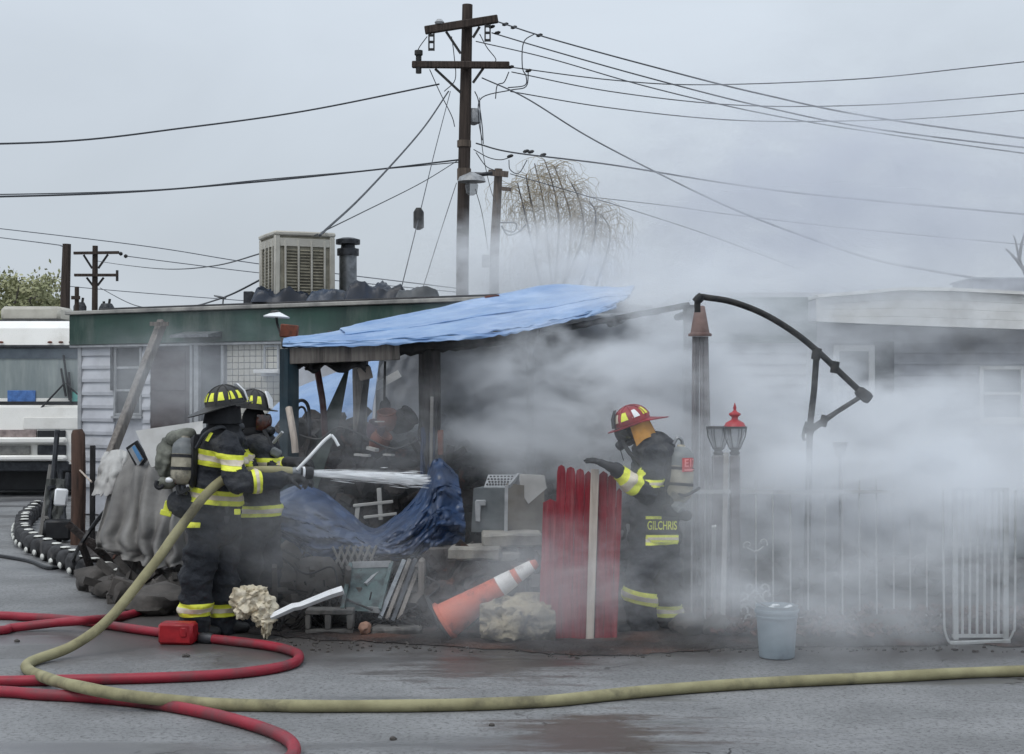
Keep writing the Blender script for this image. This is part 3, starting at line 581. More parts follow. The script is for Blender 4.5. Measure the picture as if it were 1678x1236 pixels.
for side in range(4):
    ang = side * math.pi / 2; R2 = Matrix.Rotation(ang, 3, 'Z')
    pc = R2 @ Vector((0, -W_ / 2 + 0.012, 0))
    def sb(name, x, z, sx, sz, d=0.02, mat=m_beige, par=None, dy=0.0):
        q = ctr + Rz @ (R2 @ Vector((x, -W_ / 2 + 0.012 - dy, 0))) + Vector((0, 0, RZ + z))
        return MB().box(q, (sx, d, sz), Rz @ R2, 0.004).build(name, mat, par or cool)
    pan = sb('louvre_panel', 0, H_ - .13, W_ - .16, 0.12)
    for x in (-0.2, 0.0, 0.2)[:]:
        fr_ = sb('louvre_rib', x - 0.1 + 0.0, H_ / 2, 0.03, H_ - .2, 0.02, m_beige, cool, 0.008)
        lv = MB()
        for k in range(15):
            z = 0.14 + k * (H_ - .34) / 15
            lv.box(ctr + Rz @ (R2 @ Vector((x, -W_ / 2 + 0.016, 0))) + Vector((0, 0, RZ + z)), (0.155, 0.03, 0.012), Rz @ R2 @ Matrix.Rotation(.6, 3, 'X'))
        kind(lv.build('louvre_slats', m_louver, cool, smooth=None), 'stuff')
    sb('louvre_rib', 0.3, H_ / 2, 0.03, H_ - .2, 0.02, m_beige, cool, 0.008)
YV = 23.4; vp = thing('flue_pipe', 'grey metal flue pipe with round rain cap beside the cooler', 'flue', (X(570, YV), YV, RZ))
Tv = Matrix.Translation((X(570, YV), YV, 0)); z = lambda v: P(0, v, YV).z
MB().lathe([(px(14.5, YV), RZ), (px(14.5, YV), z(412))], Tv, 24).build('pipe', m_steel, vp)
MB().lathe([(px(18, YV), z(419)), (px(18, YV), z(408)), (px(12, YV), z(407)), (px(11, YV), z(400)), (px(16, YV), z(399.5))], Tv, 24).build('collar', m_dsteel, vp)
MB().lathe([(px(20, YV), z(400.5)), (px(20, YV), z(393)), (px(10, YV), z(390))], Tv, 24).build('rain_cap', m_dsteel, vp)
def crumple(u0, v0, u1, v1, Y, dep, seed, mat, label, cat='tarp', name='folded_tarp', zb=RZ, amp=.35):
    p0, p1 = P(u0, v1, Y), P(u1, v0, Y); cx = (p0.x + p1.x) / 2; hw = (p1.x - p0.x) / 2; hh = p1.z - zb
    def f(a, b):
        x = -1 + 2 * a; y = -1 + 2 * b; e = max(0, 1 - max(abs(x), abs(y)) ** 3.0)
        r = noise.ridged_multi_fractal(Vector((x * hw * 1.8, y * dep * 1.8, seed)), 0.9, 2.0, 4, 1.0, 2.0) * 0.5
        h = hh * 1.4 * min(e * 2.2, 1) * (.45 + .75 * (r - .35) + 0.45 * noise.noise(Vector((x * 1.6, seed, y))))
        return Vector((cx + x * hw * (1 + .08 * noise.noise(Vector((y * 3, seed, 1)))), Y + y * dep, zb + 0.004 + max(h, 0)))
    o = MB().grid(f, 70, 34, 0.01).build(name, mat, smooth=55); return tag(o, label, cat)
crumple(415, 478, 512, 500, 22.5, 0.22, 3, m_btarp, 'crumpled dark tarp heap below the roof cooler')
crumple(505, 480, 585, 500, 22.3, 0.25, 8, M('slate_tarp', (58, 70, 88), (34, 42, 54), sc_=3, rough=0.4, bump=0.3), 'slate blue tarp bundle at the foot of the flue pipe')
crumple(568, 470, 668, 498, 22.2, 0.4, 12, m_btarp, 'large dark tarp mound right of the flue pipe')
crumple(650, 478, 722, 497, 21.9, 0.35, 17, M('grey_tarp', (84, 88, 92), (60, 64, 68), sc_=3, rough=0.5, bump=.3), 'grey tarp mound at the shed end of the green-trimmed roof')
o = MB().box((X(408, 23), 23, RZ + 0.1), (0.14, 0.2, 0.2), bev=.01).build('electrical_box', m_dsteel); tag(o, 'small dark box on the roof left of the cooler', 'box')
rr_ = thing('roof_antenna', 'small pale disc antenna on a short mast on the green-trimmed roof', 'antenna', (X(363, 23), 23, RZ))
MB().tube([(X(364, 23), 23, RZ - .06), (X(366, 23), 23, P(0, 487, 23).z)], 0.012, 6).build('mast', m_steel, rr_)
MB().lathe([(0.02, 0), (0.09, 0.01), (0.1, 0.03), (0.05, 0.04)], Matrix.Translation((X(360, 23), 23, P(0, 489, 23).z)) @ Matrix.Rotation(.2, 4, 'Y'), 16).build('disc', m_frame, rr_)
wl = thing('bracket_lamp', 'tilted white disc lamp on a bracket above the shed corner', 'lamp', P(450, 575, 15.5))
MB().lathe([(0.02, 0.03), (0.13, 0.0), (0.135, 0.012), (0.03, 0.06)], Matrix.Translation(P(453, 521, 15.5)) @ Matrix.Rotation(.06, 4, 'Y'), 20).build('lamp_shade', m_pvc, wl)
MB().tube([P(452, 512, 15.5), P(454, 530, 15.5), P(460, 548, 15.4), P(466, 575, 14.6)], 0.014, 6).build('bracket', m_iron, wl)
MB().blob(P(451, 513, 15.5), (0.05, 0.05, 0.03), 3).build('knob', m_iron, wl)
MB().box(P(474, 543, 14.9), (0.17, 0.1, 0.13), (0, .1, 0), .01).build('rusty_box', m_copper, wl)

# grey plank leaning on the left home
o = MB().beam(P(266, 528, 19.4), P(176, 760, 18.2), 0.09, 0.13, bev=.01).build('plank', m_wood_grey); tag(o, 'long grey plank leaning against the green-trimmed mobile home window', 'plank')
o = MB().beam(P(246, 531, 19.2), P(276, 531, 19.2), 0.05, 0.05).build('plank', m_wood_grey); tag(o, 'short grey crosspiece at the top of the leaning plank', 'plank')

# ================================================================== UTILITY POLES
YP = 37.0
up = thing('utility_pole', 'tall dark utility pole with two crossarms behind the shed', 'utility pole', (X(757, YP), YP, 0))
MB().tube([(X(756, YP), YP, 0), P(758, 400, YP), P(762, 200, YP), P(766, 8, YP)], [px(10.5, YP), px(10.2, YP), px(9.8, YP), px(8.5, YP)], 14).build('pole', m_pole, up)
MB().beam(P(696, 50, YP - .25), P(816, 31, YP - .25), 0.14, px(13, YP), bev=.02).build('crossarm', m_pole, up)
MB().beam(P(675, 106, YP - .25), P(835, 107, YP - .25), 0.14, px(11, YP), bev=.02).build('crossarm', m_pole, up)
for a, b in (((731, 52), (755, 88)), ((786, 44), (775, 62)), ((713, 113), (755, 152)), ((792, 112), (775, 136))):
    MB().beam(P(*a, YP - .22), P(*b, YP - .2), 0.03, 0.06).build('brace', m_iron, up)
for u, v in ((707, 56), (799, 41)):
    q = MB(); c = P(u, v + 13, YP - .3)
    for dz, s in ((0.16, .16), (-0.0, .16), (-.18, .16)): q.box(c + Vector((0, 0, dz)), (0.15, 0.05, 0.06), bev=.01)
    for dx in (-.06, .06): q.box(c + Vector((dx, 0, 0)), (0.035, 0.055, 0.42))
    q.build('fuse_cutout', m_iron, up)
MB().lathe([(.1, 0), (.12, .05), (.06, .12)], Matrix.Translation(P(720, 40, YP - .25)), 12).build('insulator', m_frame, up)
MB().lathe([(.07, -.3), (.07, .12), (.1, .14), (.1, .25)], Matrix.Translation(P(686, 100, YP - .25)), 10).build('insulator', m_iron, up)
MB().lathe([(.04, -.2), (.17, -.14), (.19, .08), (.12, .2)], Matrix.Translation(P(776, 192, YP + .2)), 16).build('transformer', m_frame, up)
for v in (236, 282, 290):
    MB().lathe([(px(11.5, YP), -.08), (px(11.5, YP), .08)], Matrix.Translation(P(760.5, v, YP)), 16).build('pole_band', m_pole2, up)
MB().tube([P(766, 285, YP), P(790, 286, YP - .1), P(806, 284, YP)], 0.05, 8).build('lamp_arm', m_dsteel, up)
MB().lathe([(.34, -.03), (.3, .08), (.12, .16), (.05, .2)], Matrix.Translation(P(773, 296, YP - .5)), 20).build('lamp_shade', m_frame, up)
MB().lathe([(.05, -.3), (.13, -.25), (.16, -.05), (.12, .0)], Matrix.Translation(P(773, 300, YP - .5)), 16).build('lamp_globe', m_lglass, up)
for pts, r in (([(786, 56), (798, 78), (812, 96), (810, 104)], .012), ([(740, 60), (744, 90), (746, 130), (728, 150)], .012), ([(834, 118), (826, 135), (815, 140), (812, 162)], .014), ([(866, 116), (862, 142), (836, 148), (790, 160), (784, 190), (790, 230)], .014), ([(700, 60), (686, 80), (683, 97)], .012), ([(877, 55), (858, 70), (856, 110), (862, 125), (860, 140), (832, 144)], .014), ([(778, 150), (784, 165), (790, 205), (792, 236)], .014), ([(745, 208), (740, 190), (720, 150), (704, 114)], .012), ([(776, 245), (800, 258), (820, 262), (836, 258)], .012), ([(834, 262), (836, 278), (850, 284), (864, 262)], .012), ([(780, 250), (796, 272), (812, 280)], .012)):
    MB().tube(cr([P(u, v, YP - .1) for u, v in pts], 6), r, 5).build('jumper_wire', m_wire, up)
for u, v in ((828, 40), (842, 45), (884, 58), (815, 54), (806, 44), (866, 116), (837, 110), (836, 256), (862, 248), (870, 249), (890, 254)):
    MB().lathe([(.015, -.08), (.04, -.04), (.04, .04), (.015, .08)], Matrix.Translation(P(u, v, YP - .15)) @ Matrix.Rotation(1.3, 4, 'Y'), 8).build('insulator', m_iron, up)
YQ = 48.0
p2 = thing('utility_pole', 'shorter pale utility pole right of the tall one, fading into smoke', 'utility pole', (X(811, YQ), YQ, 0))
MB().tube([(X(808, YQ), YQ, 0), P(810, 420, YQ), P(817, 277, YQ)], [px(8.5, YQ), px(8, YQ), px(6.5, YQ)], 12).build('pole', m_pole2, p2)
MB().beam(P(800, 283, YQ - .2), P(833, 286, YQ - .2), .1, .18).build('crossarm', m_pole2, p2)
MB().beam(P(822, 309, YQ - .2), P(838, 311, YQ - .2), .08, .12).build('crossarm', m_pole2, p2)
MB().tube(cr([P(u, v, YQ - .2) for u, v in ((820, 365), (845, 366), (842, 380), (824, 376))], 6), .025, 5).build('cable_loop', m_wire, p2)
MB().tube(cr([P(u, v, YQ - .2) for u, v in ((822, 370), (832, 385), (850, 380), (862, 368))], 6), .03, 5).build('cable_loop', m_wire, p2)
MB().box(P(796, 428, YQ - .3), (.25, .25, .4), bev=.03).build('transformer', m_frame, p2)
YS = 45.0
o = MB().tube([(X(104, YS), YS, 0), P(107, 480, YS), P(109.5, 400, YS)], [px(9, YS), px(8, YS), px(7, YS)], 10).build('wooden_post', m_pole); tag(o, 'thick dark cut-off pole standing behind the motorhome', 'pole')
YD = 70.0
p3 = thing('utility_pole', 'distant utility pole with two crossarms left of the green fascia', 'utility pole', (X(155, YD), YD, 0))
MB().tube([(X(154, YD), YD, 0), P(156, 403, YD)], [px(6, YD), px(4.5, YD)], 10).build('pole', m_pole, p3)
MB().beam(P(121, 415, YD - .2), P(195, 414, YD - .2), .15, px(4.5, YD)).build('crossarm', m_pole, p3)
MB().beam(P(122, 451, YD - .2), P(193, 451, YD - .2), .15, px(4.5, YD)).build('crossarm', m_pole, p3)
for a, b in (((137, 418), (151, 440)), ((177, 417), (161, 440)), ((142, 455), (152, 468)), ((170, 455), (160, 468))): MB().beam(P(*a, YD), P(*b, YD), .06, .09).build('brace', m_iron, p3)
MB().box(P(192, 452, YD - .2), (.1, .1, .5)).build('insulator', m_iron, p3)
for u, v in ((198, 416), (206, 420)): MB().ell(P(u, v, YD - .2), .1, sub=1).build('insulator', m_iron, p3)
for u, v, s in ((131, 510, .5), (175, 512, .6)):
    MB().lathe([(s * .55, -.5), (s * .6, .2), (s * .4, .4)], Matrix.Translation(P(u, v, YD - .3)), 14).build('transformer', m_dsteel, p3)
    MB().tube([P(u - 4, v - 8, YD - .3), P(u - 5, v - 18, YD - .3)], .06, 6).build('bushing', m_iron, p3)
    MB().tube([P(u + 3, v - 8, YD - .3), P(u + 5, v - 22, YD - .3)], .06, 6).build('bushing', m_iron, p3)
p4 = thing('utility_pole', 'thin far pole squeezed between the cut-off pole and the crossarm pole', 'utility pole', (X(125, 60), 60, 0))
MB().tube([(X(125, 60), 60, 0), P(126, 470, 60)], .09, 8).build('pole', m_pole, p4)
MB().beam(P(117, 488, 59.9), P(131, 488, 59.9), .1, .14).build('crossarm', m_pole, p4)

# ================================================================== OVERHEAD WIRES, each one a thing
WIRES = [
 ('thick cable sagging from the tall pole to the left edge, highest at left', [(-30, 235, 30), (100, 232, 32), (300, 210, 34), (500, 182, 36), (720, 138, 37)], .026, m_wire),
 ('cable running left from the tall pole, middle height at left edge', [(-30, 322, 30), (150, 318, 32), (400, 300, 34), (600, 280, 36), (752, 262, 37)], .026, m_wire),
 ('twin of the middle left cable, joining it at the tall pole', [(-30, 318, 31), (200, 314, 33), (450, 293, 35), (752, 266, 37.2)], .016, m_wire),
 ('service drop falling from the tall pole to the cooler', [(735, 150, 37), (690, 215, 33), (600, 315, 27), (524, 386, 22.2)], .024, m_wire),
 ('lower service drop falling towards the cooler', [(752, 262, 37), (690, 300, 33), (590, 350, 27), (516, 386, 22.4)], .013, m_wire),
 ('guy wire with a dark strain insulator left of the tall pole', [(738, 150, 37), (712, 250, 33), (686, 358, 29), (657, 475, 25)], .012, m_wire),
 ('second guy wire close to the left of the tall pole', [(748, 300, 37), (722, 380, 33), (690, 482, 28)], .012, m_wire),
 ('top wire leaving the upper crossarm to the right', [(816, 36, 37), (900, 63, 35), (1060, 107, 33), (1250, 155, 31), (1480, 200, 29), (1760, 236, 27)], .022, m_wire),
 ('second wire below the top one leaving the pole to the right', [(806, 54, 37), (900, 82, 35), (1060, 127, 33), (1250, 175, 31), (1480, 218, 29), (1760, 250, 27)], .02, m_wire),
 ('third wire falling to the right from the upper crossarm', [(780, 68, 37), (900, 96, 35), (1060, 142, 33), (1250, 186, 31), (1480, 224, 29), (1760, 262, 27)], .017, m_wire),
 ('wire from the lower crossarm rising to the right edge, topmost there', [(835, 110, 37), (1000, 131, 37), (1150, 139, 37), (1400, 130, 37), (1600, 110, 37), (1760, 92, 37)], .018, m_wire),
 ('wire rising to the right edge, second from top there', [(838, 118, 37.5), (1000, 150, 37.5), (1200, 172, 37.5), (1400, 173, 37.5), (1600, 160, 37.5), (1760, 145, 37.5)], .018, m_wire),
 ('wire rising to the right edge, third from top there', [(836, 150, 38), (1000, 177, 38), (1200, 197, 38), (1400, 198, 38), (1600, 188, 38), (1760, 172, 38)], .018, m_wire),
 ('heavy cable dropping right from the tall pole into the smoke', [(790, 128, 37), (860, 160, 35), (960, 222, 32), (1080, 285, 29), (1195, 340, 26.5), (1310, 385, 25), (1430, 425, 24), (1520, 443, 23), (1610, 458, 22)], .022, m_wire),
 ('cable running right past the willow top and into the smoke', [(780, 235, 37), (840, 250, 36.5), (1000, 270, 35), (1200, 302, 33), (1400, 326, 31), (1760, 358, 28)], .024, m_wire),
 ('thin wire crossing the willow crown to the right', [(836, 285, 37), (950, 318, 36), (1060, 352, 34), (1160, 385, 30), (1280, 430, 25), (1400, 480, 20)], .014, m_wire),
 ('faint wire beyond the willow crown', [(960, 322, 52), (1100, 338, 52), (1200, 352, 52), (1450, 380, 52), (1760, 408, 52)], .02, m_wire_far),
 ('thin wire down the right side of the tall pole', [(786, 160, 37), (790, 240, 37), (804, 310, 42), (816, 340, 48)], .012, m_wire),
 ('slack thin wire right of the tall pole lamp', [(779, 310, 37), (790, 350, 38), (800, 410, 40)], .012, m_wire),
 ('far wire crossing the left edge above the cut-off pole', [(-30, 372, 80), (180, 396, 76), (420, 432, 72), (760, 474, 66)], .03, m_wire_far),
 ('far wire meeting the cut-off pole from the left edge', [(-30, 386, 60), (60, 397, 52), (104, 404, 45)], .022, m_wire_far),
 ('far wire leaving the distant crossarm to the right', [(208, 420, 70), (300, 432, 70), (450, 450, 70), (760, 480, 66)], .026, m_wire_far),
 ('sagging cable from the cooler to the distant pole, upper', [(440, 412, 23.0), (350, 436, 30), (270, 441, 42), (200, 434, 60), (160, 428, 70)], .016, m_wire),
 ('sagging cable from the cooler to the distant pole, lower', [(440, 452, 23.0), (360, 490, 26), (290, 505, 35), (220, 500, 50), (164, 472, 70)], .02, m_wire),
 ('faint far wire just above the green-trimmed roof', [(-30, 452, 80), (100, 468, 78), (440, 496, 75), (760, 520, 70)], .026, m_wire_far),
]
for lab, pts, r, mat in WIRES:
    e = lambda p, q, k: tuple(p[i] + (p[i] - q[i]) * k for i in range(3))
    if pts[0][0] < 0: pts = [e(pts[0], pts[1], 1.6)] + pts[1:]
    if pts[-1][0] > 1700: pts = pts[:-1] + [e(pts[-1], pts[-2], 1.2)]
    o = MB().tube(cr([P(*p) for p in pts], 10), r * .8, 5).build('overhead_wire', mat); tag(o, lab, 'wire', 'overhead wires')
o = MB().lathe([(.03, -.22), (.1, -.18), (.1, .12), (.05, .2)], Matrix.Translation(P(686, 358, 29)), 8).build('strain_insulator', m_iron); tag(o, 'dark strain insulator hanging on the guy wire', 'insulator')

# ================================================================== TREES
rnd = random.Random(5)
def willow(Yw):
    t = thing('willow_tree', 'bare weeping tree with drooping twigs behind the smoke', 'tree', (X(910, Yw), Yw, 0))
    tr = MB(); base = Vector((X(905, Yw), Yw, 0)); 
    limbs = [[(905, 640), (908, 520), (900, 420), (890, 330), (876, 268)], [(906, 540), (912, 440), (916, 360), (905, 300), (892, 262)], [(908, 520), (930, 440), (935, 360), (922, 310), (908, 272)], [(906, 560), (890, 480), (872, 400), (858, 340), (848, 300)],
             [(908, 540), (950, 470), (972, 400), (976, 350), (966, 330)], [(910, 560), (965, 490), (990, 430), (1000, 380), (985, 350)], [(908, 520), (880, 440), (880, 380), (868, 320), (862, 288)], [(908, 500), (940, 430), (956, 380), (950, 330), (936, 300)]]
    tw = MB()
    for li, pts in enumerate(limbs):
        dy = rnd.uniform(-1.2, 1.2); path = cr([P(u, v, Yw + dy * i / 4) for i, (u, v) in enumerate(pts)], 8); n = len(path)
        tr.tube(path, [0.05 * (1 - 0.85 * i / n) + 0.010 for i in range(n)], 6)
        for k in range(52):
            i = rnd.randrange(n // 3, n); p = path[i]; side = rnd.choice((-1, 1)); ln = rnd.uniform(.4, 1.7)
            d = Vector((side * rnd.uniform(.25, .9), rnd.uniform(-.6, .6), rnd.uniform(.2, .6))); drop = rnd.uniform(.6, 2.3); q = [p]
            for s in range(1, 7):
                f = s / 6; q.append(p + d * ln * min(f * 1.5, 1) * .9 + Vector((rnd.uniform(-.11, .11), rnd.uniform(-.09, .09), -drop * max(0, f - .25) ** 1.5 * 1.5)))
            tw.tube(q, [0.0105 - 0.001 * s for s in range(7)], 4, False)
            for m in range(2):
                j = rnd.randrange(2, 6); p2_ = q[j]; tw.tube([p2_, p2_ + Vector((rnd.uniform(-.25, .25), rnd.uniform(-.2, .2), -.15)), p2_ + Vector((rnd.uniform(-.3, .3), rnd.uniform(-.2, .2), -rnd.uniform(.4, .9)))], [.007, .006, .004], 3, False)
    tr.build('trunk', m_bark, t); tw.build('crown', M('willow_twig', (168, 156, 132), (146, 134, 112), sc_=1, rough=.9, bump=0), t)
willow(52.0)
def leafy(u, v, Y, rx, rz, label, seed):
    r_ = random.Random(seed); c = P(u, v, Y); t = thing('leafy_tree', label, 'tree', (c.x, Y, 0)); tr = MB(); tr.tube([(c.x, Y, 0), (c.x + .1, Y, c.z * .5), (c.x, Y, c.z)], [.22, .16, .06], 8)
    for k in range(9):
        a = r_.uniform(0, 6.28); tr.tube([(c.x, Y, c.z * .5 + k * .1), c + Vector((math.cos(a) * rx * .5, math.sin(a) * rx * .5, r_.uniform(-.2, .3) * rz)), c + Vector((math.cos(a) * rx * .9, math.sin(a) * rx * .9, r_.uniform(.2, .9) * rz))], [.08, .05, .015], 5)
    tr.build('trunk', m_bark, t); lv = MB(); cl = [(c + Vector((r_.uniform(-1, 1) * rx, r_.uniform(-1, 1) * rx, r_.uniform(-.7, 1) * rz)), r_.uniform(.25, .5) * rx) for _ in range(22)]
    vs_, fs_ = [], []
    for cc, cr_ in cl:
        for _ in range(150):
            p = cc + Vector((r_.gauss(0, 1), r_.gauss(0, 1), r_.gauss(0, .8))) * cr_ * .5; a = Vector((r_.gauss(0, 1), r_.gauss(0, 1), r_.gauss(0, 1))).normalized(); b = a.orthogonal().normalized(); s = r_.uniform(.05, .11); i = len(vs_)
            vs_ += [p - a * s, p + b * s * .5, p + a * s, p - b * s * .5]; fs_.append((i, i + 1, i + 2, i + 3))
    me = bpy.data.meshes.new('crown'); me.from_pydata(vs_, [], fs_); link('crown', me, m_leaf, t, smooth=None)
leafy(18, 500, 48, 1.15, .75, 'pale green budding tree behind the motorhome roof, leftmost', 3)
leafy(62, 508, 50, .8, .55, 'smaller budding tree right of the motorhome air conditioner', 9)
o = MB(); 
for pts in ([(1690, 470), (1672, 430), (1664, 395), (1660, 385)], [(1676, 440), (1660, 420), (1648, 408)], [(1670, 425), (1674, 400), (1680, 380)]): o.tube(cr([P(u, v, 40) for u, v in pts], 5), [.06, .05, .05, .045, .04, .04, .035, .03, .03, .025, .025, .02, .02, .015, .012, .01][:len(cr([P(u, v, 40) for u, v in pts], 5))], 5)
o.tube([(X(1690, 40), 40, 0), P(1690, 470, 40)], [.12, .07], 6)
o = o.build('bare_tree', m_bark); tag(o, 'bare branches at the right edge above the rooftop unit', 'tree')
# ================================================================== LEFT YARD EDGE
epts = cr([G(62, 842), G(42, 862), G(38, 884), G(52, 902), G(84, 918), G(120, 936), G(156, 953), G(196, 970)], 14)
el = [0.0]
for a, b in zip(epts, epts[1:]): el.append(el[-1] + (b - a).length)
NB = 21
ed = thing('garden_edging', 'curved row of black edging blocks with white painted tips', 'edging', epts[len(epts) // 2])
def at_len(s):
    for i in range(len(el) - 1):
        if el[i + 1] >= s: return epts[i].lerp(epts[i + 1], (s - el[i]) / max(el[i + 1] - el[i], 1e-6)), (epts[i + 1] - epts[i]).normalized()
    return epts[-1], (epts[-1] - epts[-2]).normalized()
for i in range(NB):
    s = el[-1] * (i + .5) / NB; p, d = at_len(s); ln = el[-1] / NB; yaw = math.atan2(d.y, d.x); n_ = Vector((d.y, -d.x, 0));
    if n_.x > 0 and False: n_ = -n_
    R = Matrix.Rotation(yaw, 3, 'Z') @ Matrix.Rotation(random.uniform(-.05, .05), 3, 'X') @ Matrix.Rotation(random.uniform(-.08, .08), 3, 'Y')
    q = MB(); q.blob((0, 0, 0), (ln * .5, 0.14, 0.13), i + 3, amp=.18, fr=1.2, sub=3, flat=.22); bmesh.ops.transform(q.bm, matrix=Matrix.Translation(p + Vector((0, 0, .105))) @ R.to_4x4(), verts=q.bm.verts)
    bk = q.build('edging_block', m_dbrick, ed)
    for (dz, dy, k) in ((0.112, 0.02, 0), (-0.04, -0.132, 1)):
        t = MB(); t.blob(p + Vector((0, 0, .105)) + R @ Vector((ln * .36, dy, dz)), (ln * .15, .055 if k == 0 else .02, .012 if k == 0 else .035), i * 2 + k, amp=.2, sub=2, rot=(0, 0, yaw)); t.build('painted_tip', m_chalk, bk)
o = MB().tube(cr([P(205, 808, 14.4), P(172, 838, 14.8), P(150, 866, 15.0), P(128, 900, 15.1), G(112, 928, .02), G(80, 931, .02), G(45, 919, .02), G(-20, 908, .02)], 8), .022, 6).build('cable', m_black); tag(o, 'black cable hanging over the edging and onto the road', 'cable')
o = MB().grid(lambda a, b: G(150 + 44 * a - 10 * b, 975 - 12 * b + 4 * a) + Vector((0, 0, .012 + .03 * a + .01 * noise.noise(Vector((a * 4, b * 3, 1))))), 14, 8, .01).build('rubber_mat', m_black); tag(o, 'black rubber scrap lying at the near end of the edging', 'mat')
o = MB().tube([(X(128, 19.3), 19.3, 0), P(129, 800, 19.3), P(128, 712, 19.3), P(127, 704, 19.3)], [px(12, 19.3), px(12, 19.3), px(11.5, 19.3), px(8, 19.3)], 12).build('wooden_post', m_wood_brown); tag(o, 'stout rusty brown post in front of the motorhome', 'post')
o = MB().beam((X(152, 19), 19, 0), P(152, 730, 19), .06, .06, bev=.008).build('wooden_post', m_char); tag(o, 'thin dark post between the brown post and the pale sheet', 'post')
o = MB().tube([P(116, 755, 19.6), P(132, 772, 19.2), P(150, 790, 18.8)], .012, 6).build('rope', m_batten); tag(o, 'slack pale rope tied across the brown post', 'rope')
fr = thing('folding_rack', 'rusty folded metal frame leaning left of the brown post', 'frame', (X(88, 19.8), 19.8, 0))
for a, b in (((66, 888), (84, 762)), ((78, 890), (94, 705)), ((108, 886), (98, 770)), ((96, 890), (112, 775)), ((72, 850), (106, 848)), ((80, 800), (104, 798)), ((70, 872), (110, 870))):
    MB().tube([P(*a, 19.7), P(*b, 19.9)], .035, 6).build('bar', m_gtarp if a[0] in (66, 72) else m_dsteel, fr)
MB().grid(lambda a, b: P(70 + 30 * a + 6 * b, 885 - 100 * b, 19.75) + Vector((0, .06 * noise.noise(Vector((a * 5, b * 6, 2))), 0)), 14, 20, .01).build('torn_mesh', M('torn_screen', (98, 100, 98), (70, 72, 70), sc_=6, rough=.8), fr)
MB().box(P(100, 815, 19.5), (.16, .1, .22), (0, .1, .2), .02).build('plastic_lid', m_pvc, fr)
MB().box(P(96, 868, 19.6), (.34, .2, .26), (0, 0, .1), .03).build('dark_crate', m_black, fr)

def drape(rows, mat, label, amp=.06, seed=1, nu=60, nv=50, rg=.38, cat='sheet', name='draped_sheet', fold=7, par=None):
    f = patch([[P(*p) for p in r] for r in rows])
    def g(a, b):
        p = f(a, b); k = .35 + .65 * b
        p.y += amp * rg * (noise.ridged_multi_fractal(Vector((a * 6 + b * 2.5, b * 3.5 - a * 2, seed)), .9, 2.1, 4, 1.0, 2.0) - .9) + amp * (.85 - rg) * k * math.sin(a * fold * 6.28 / 2 + 2 * noise.noise(Vector((a * 3, b * 2, seed)))) + amp * .8 * noise.noise(Vector((a * 8, b * 5, seed + 7))); p.x += amp * .5 * noise.noise(Vector((a * 4, b * 4, seed + 3)))
        if b > .97: p.z += .03 * noise.noise(Vector((a * 12, 1, seed)))
        if p.z < .03: p.z = .03
        return p
    o = MB().grid(g, nu, nv, .01).build(name, mat, par, smooth=60)
    return tag(o, label, cat) if par is None else o
drape([[(172, 742, 14.9), (195, 738, 14.9), (212, 742, 14.9)], [(160, 770, 14.7), (190, 772, 14.6), (208, 780, 14.7)], [(150, 812, 14.6), (178, 812, 14.5), (196, 822, 14.6)]], m_lgsheet, 'pale folded blanket hanging left of the leaning board', .05, 2, 30, 24)
drape([[(205, 745, 15.0), (240, 735, 14.9), (275, 738, 14.9), (300, 760, 14.9)], [(180, 800, 14.6), (225, 780, 14.4), (268, 790, 14.4), (302, 800, 14.5)], [(160, 870, 14.4), (215, 860, 14.1), (262, 860, 14.0), (304, 860, 14.2)], [(158, 892, 14.3), (212, 900, 14.0), (262, 905, 13.9), (306, 905, 14.1)], [(156, 900, 14.3), (210, 918, 13.95), (260, 930, 13.8), (306, 925, 14.0)]], m_gtarp, 'large grey plastic sheet hung over clutter behind the firefighters', .10, 5, 90, 70, fold=11, rg=.12)
o = MB().prism([P(222, 706, 14.2), P(332, 690, 14.0), P(334, 740, 14.0), P(248, 766, 14.2)], (.02, .05, 0)).build('board', m_white, smooth=None); tag(o, 'pale board tilted behind the air cylinder of the firefighter', 'board')
mf = thing('picture_frame', 'dark framed panel with blue stripe leaning by the pale blanket', 'frame', P(224, 770, 14.5))
MB().prism([P(206, 734, 14.5), P(224, 722, 14.5), P(242, 752, 14.5), P(226, 772, 14.5)], (0, .05, 0)).build('frame', m_black, mf, smooth=None)
MB().prism([P(210, 737, 14.47), P(220, 729, 14.47), P(235, 753, 14.47), P(226, 764, 14.47)], (0, .02, 0)).build('panel', m_frame, mf, smooth=None)
MB().prism([P(216, 733, 14.44), P(220, 730, 14.44), P(233, 752, 14.44), P(229, 757, 14.44)], (0, .02, 0)).build('stripe', M('blue_stripe', (90, 140, 186), (70, 116, 160)), mf, smooth=None)
for i, (u, v, Y, r, lab) in enumerate([(172, 905, 15.0, (.3, .3, .14), 'dark stone heap under the grey sheet, left end'), (205, 940, 14.5, (.3, .25, .12), 'dark stone under the grey sheet near the edging'), (262, 985, 13.4, (.3, .25, .14), 'dark stone behind the leaning hose')]):
    o = MB().blob(P(u, v, Y) * Vector((1, 1, 0)) + Vector((0, 0, r[2] * .7)), r, 30 + i, amp=.3).build('stone', m_drock); tag(o, lab, 'stone')

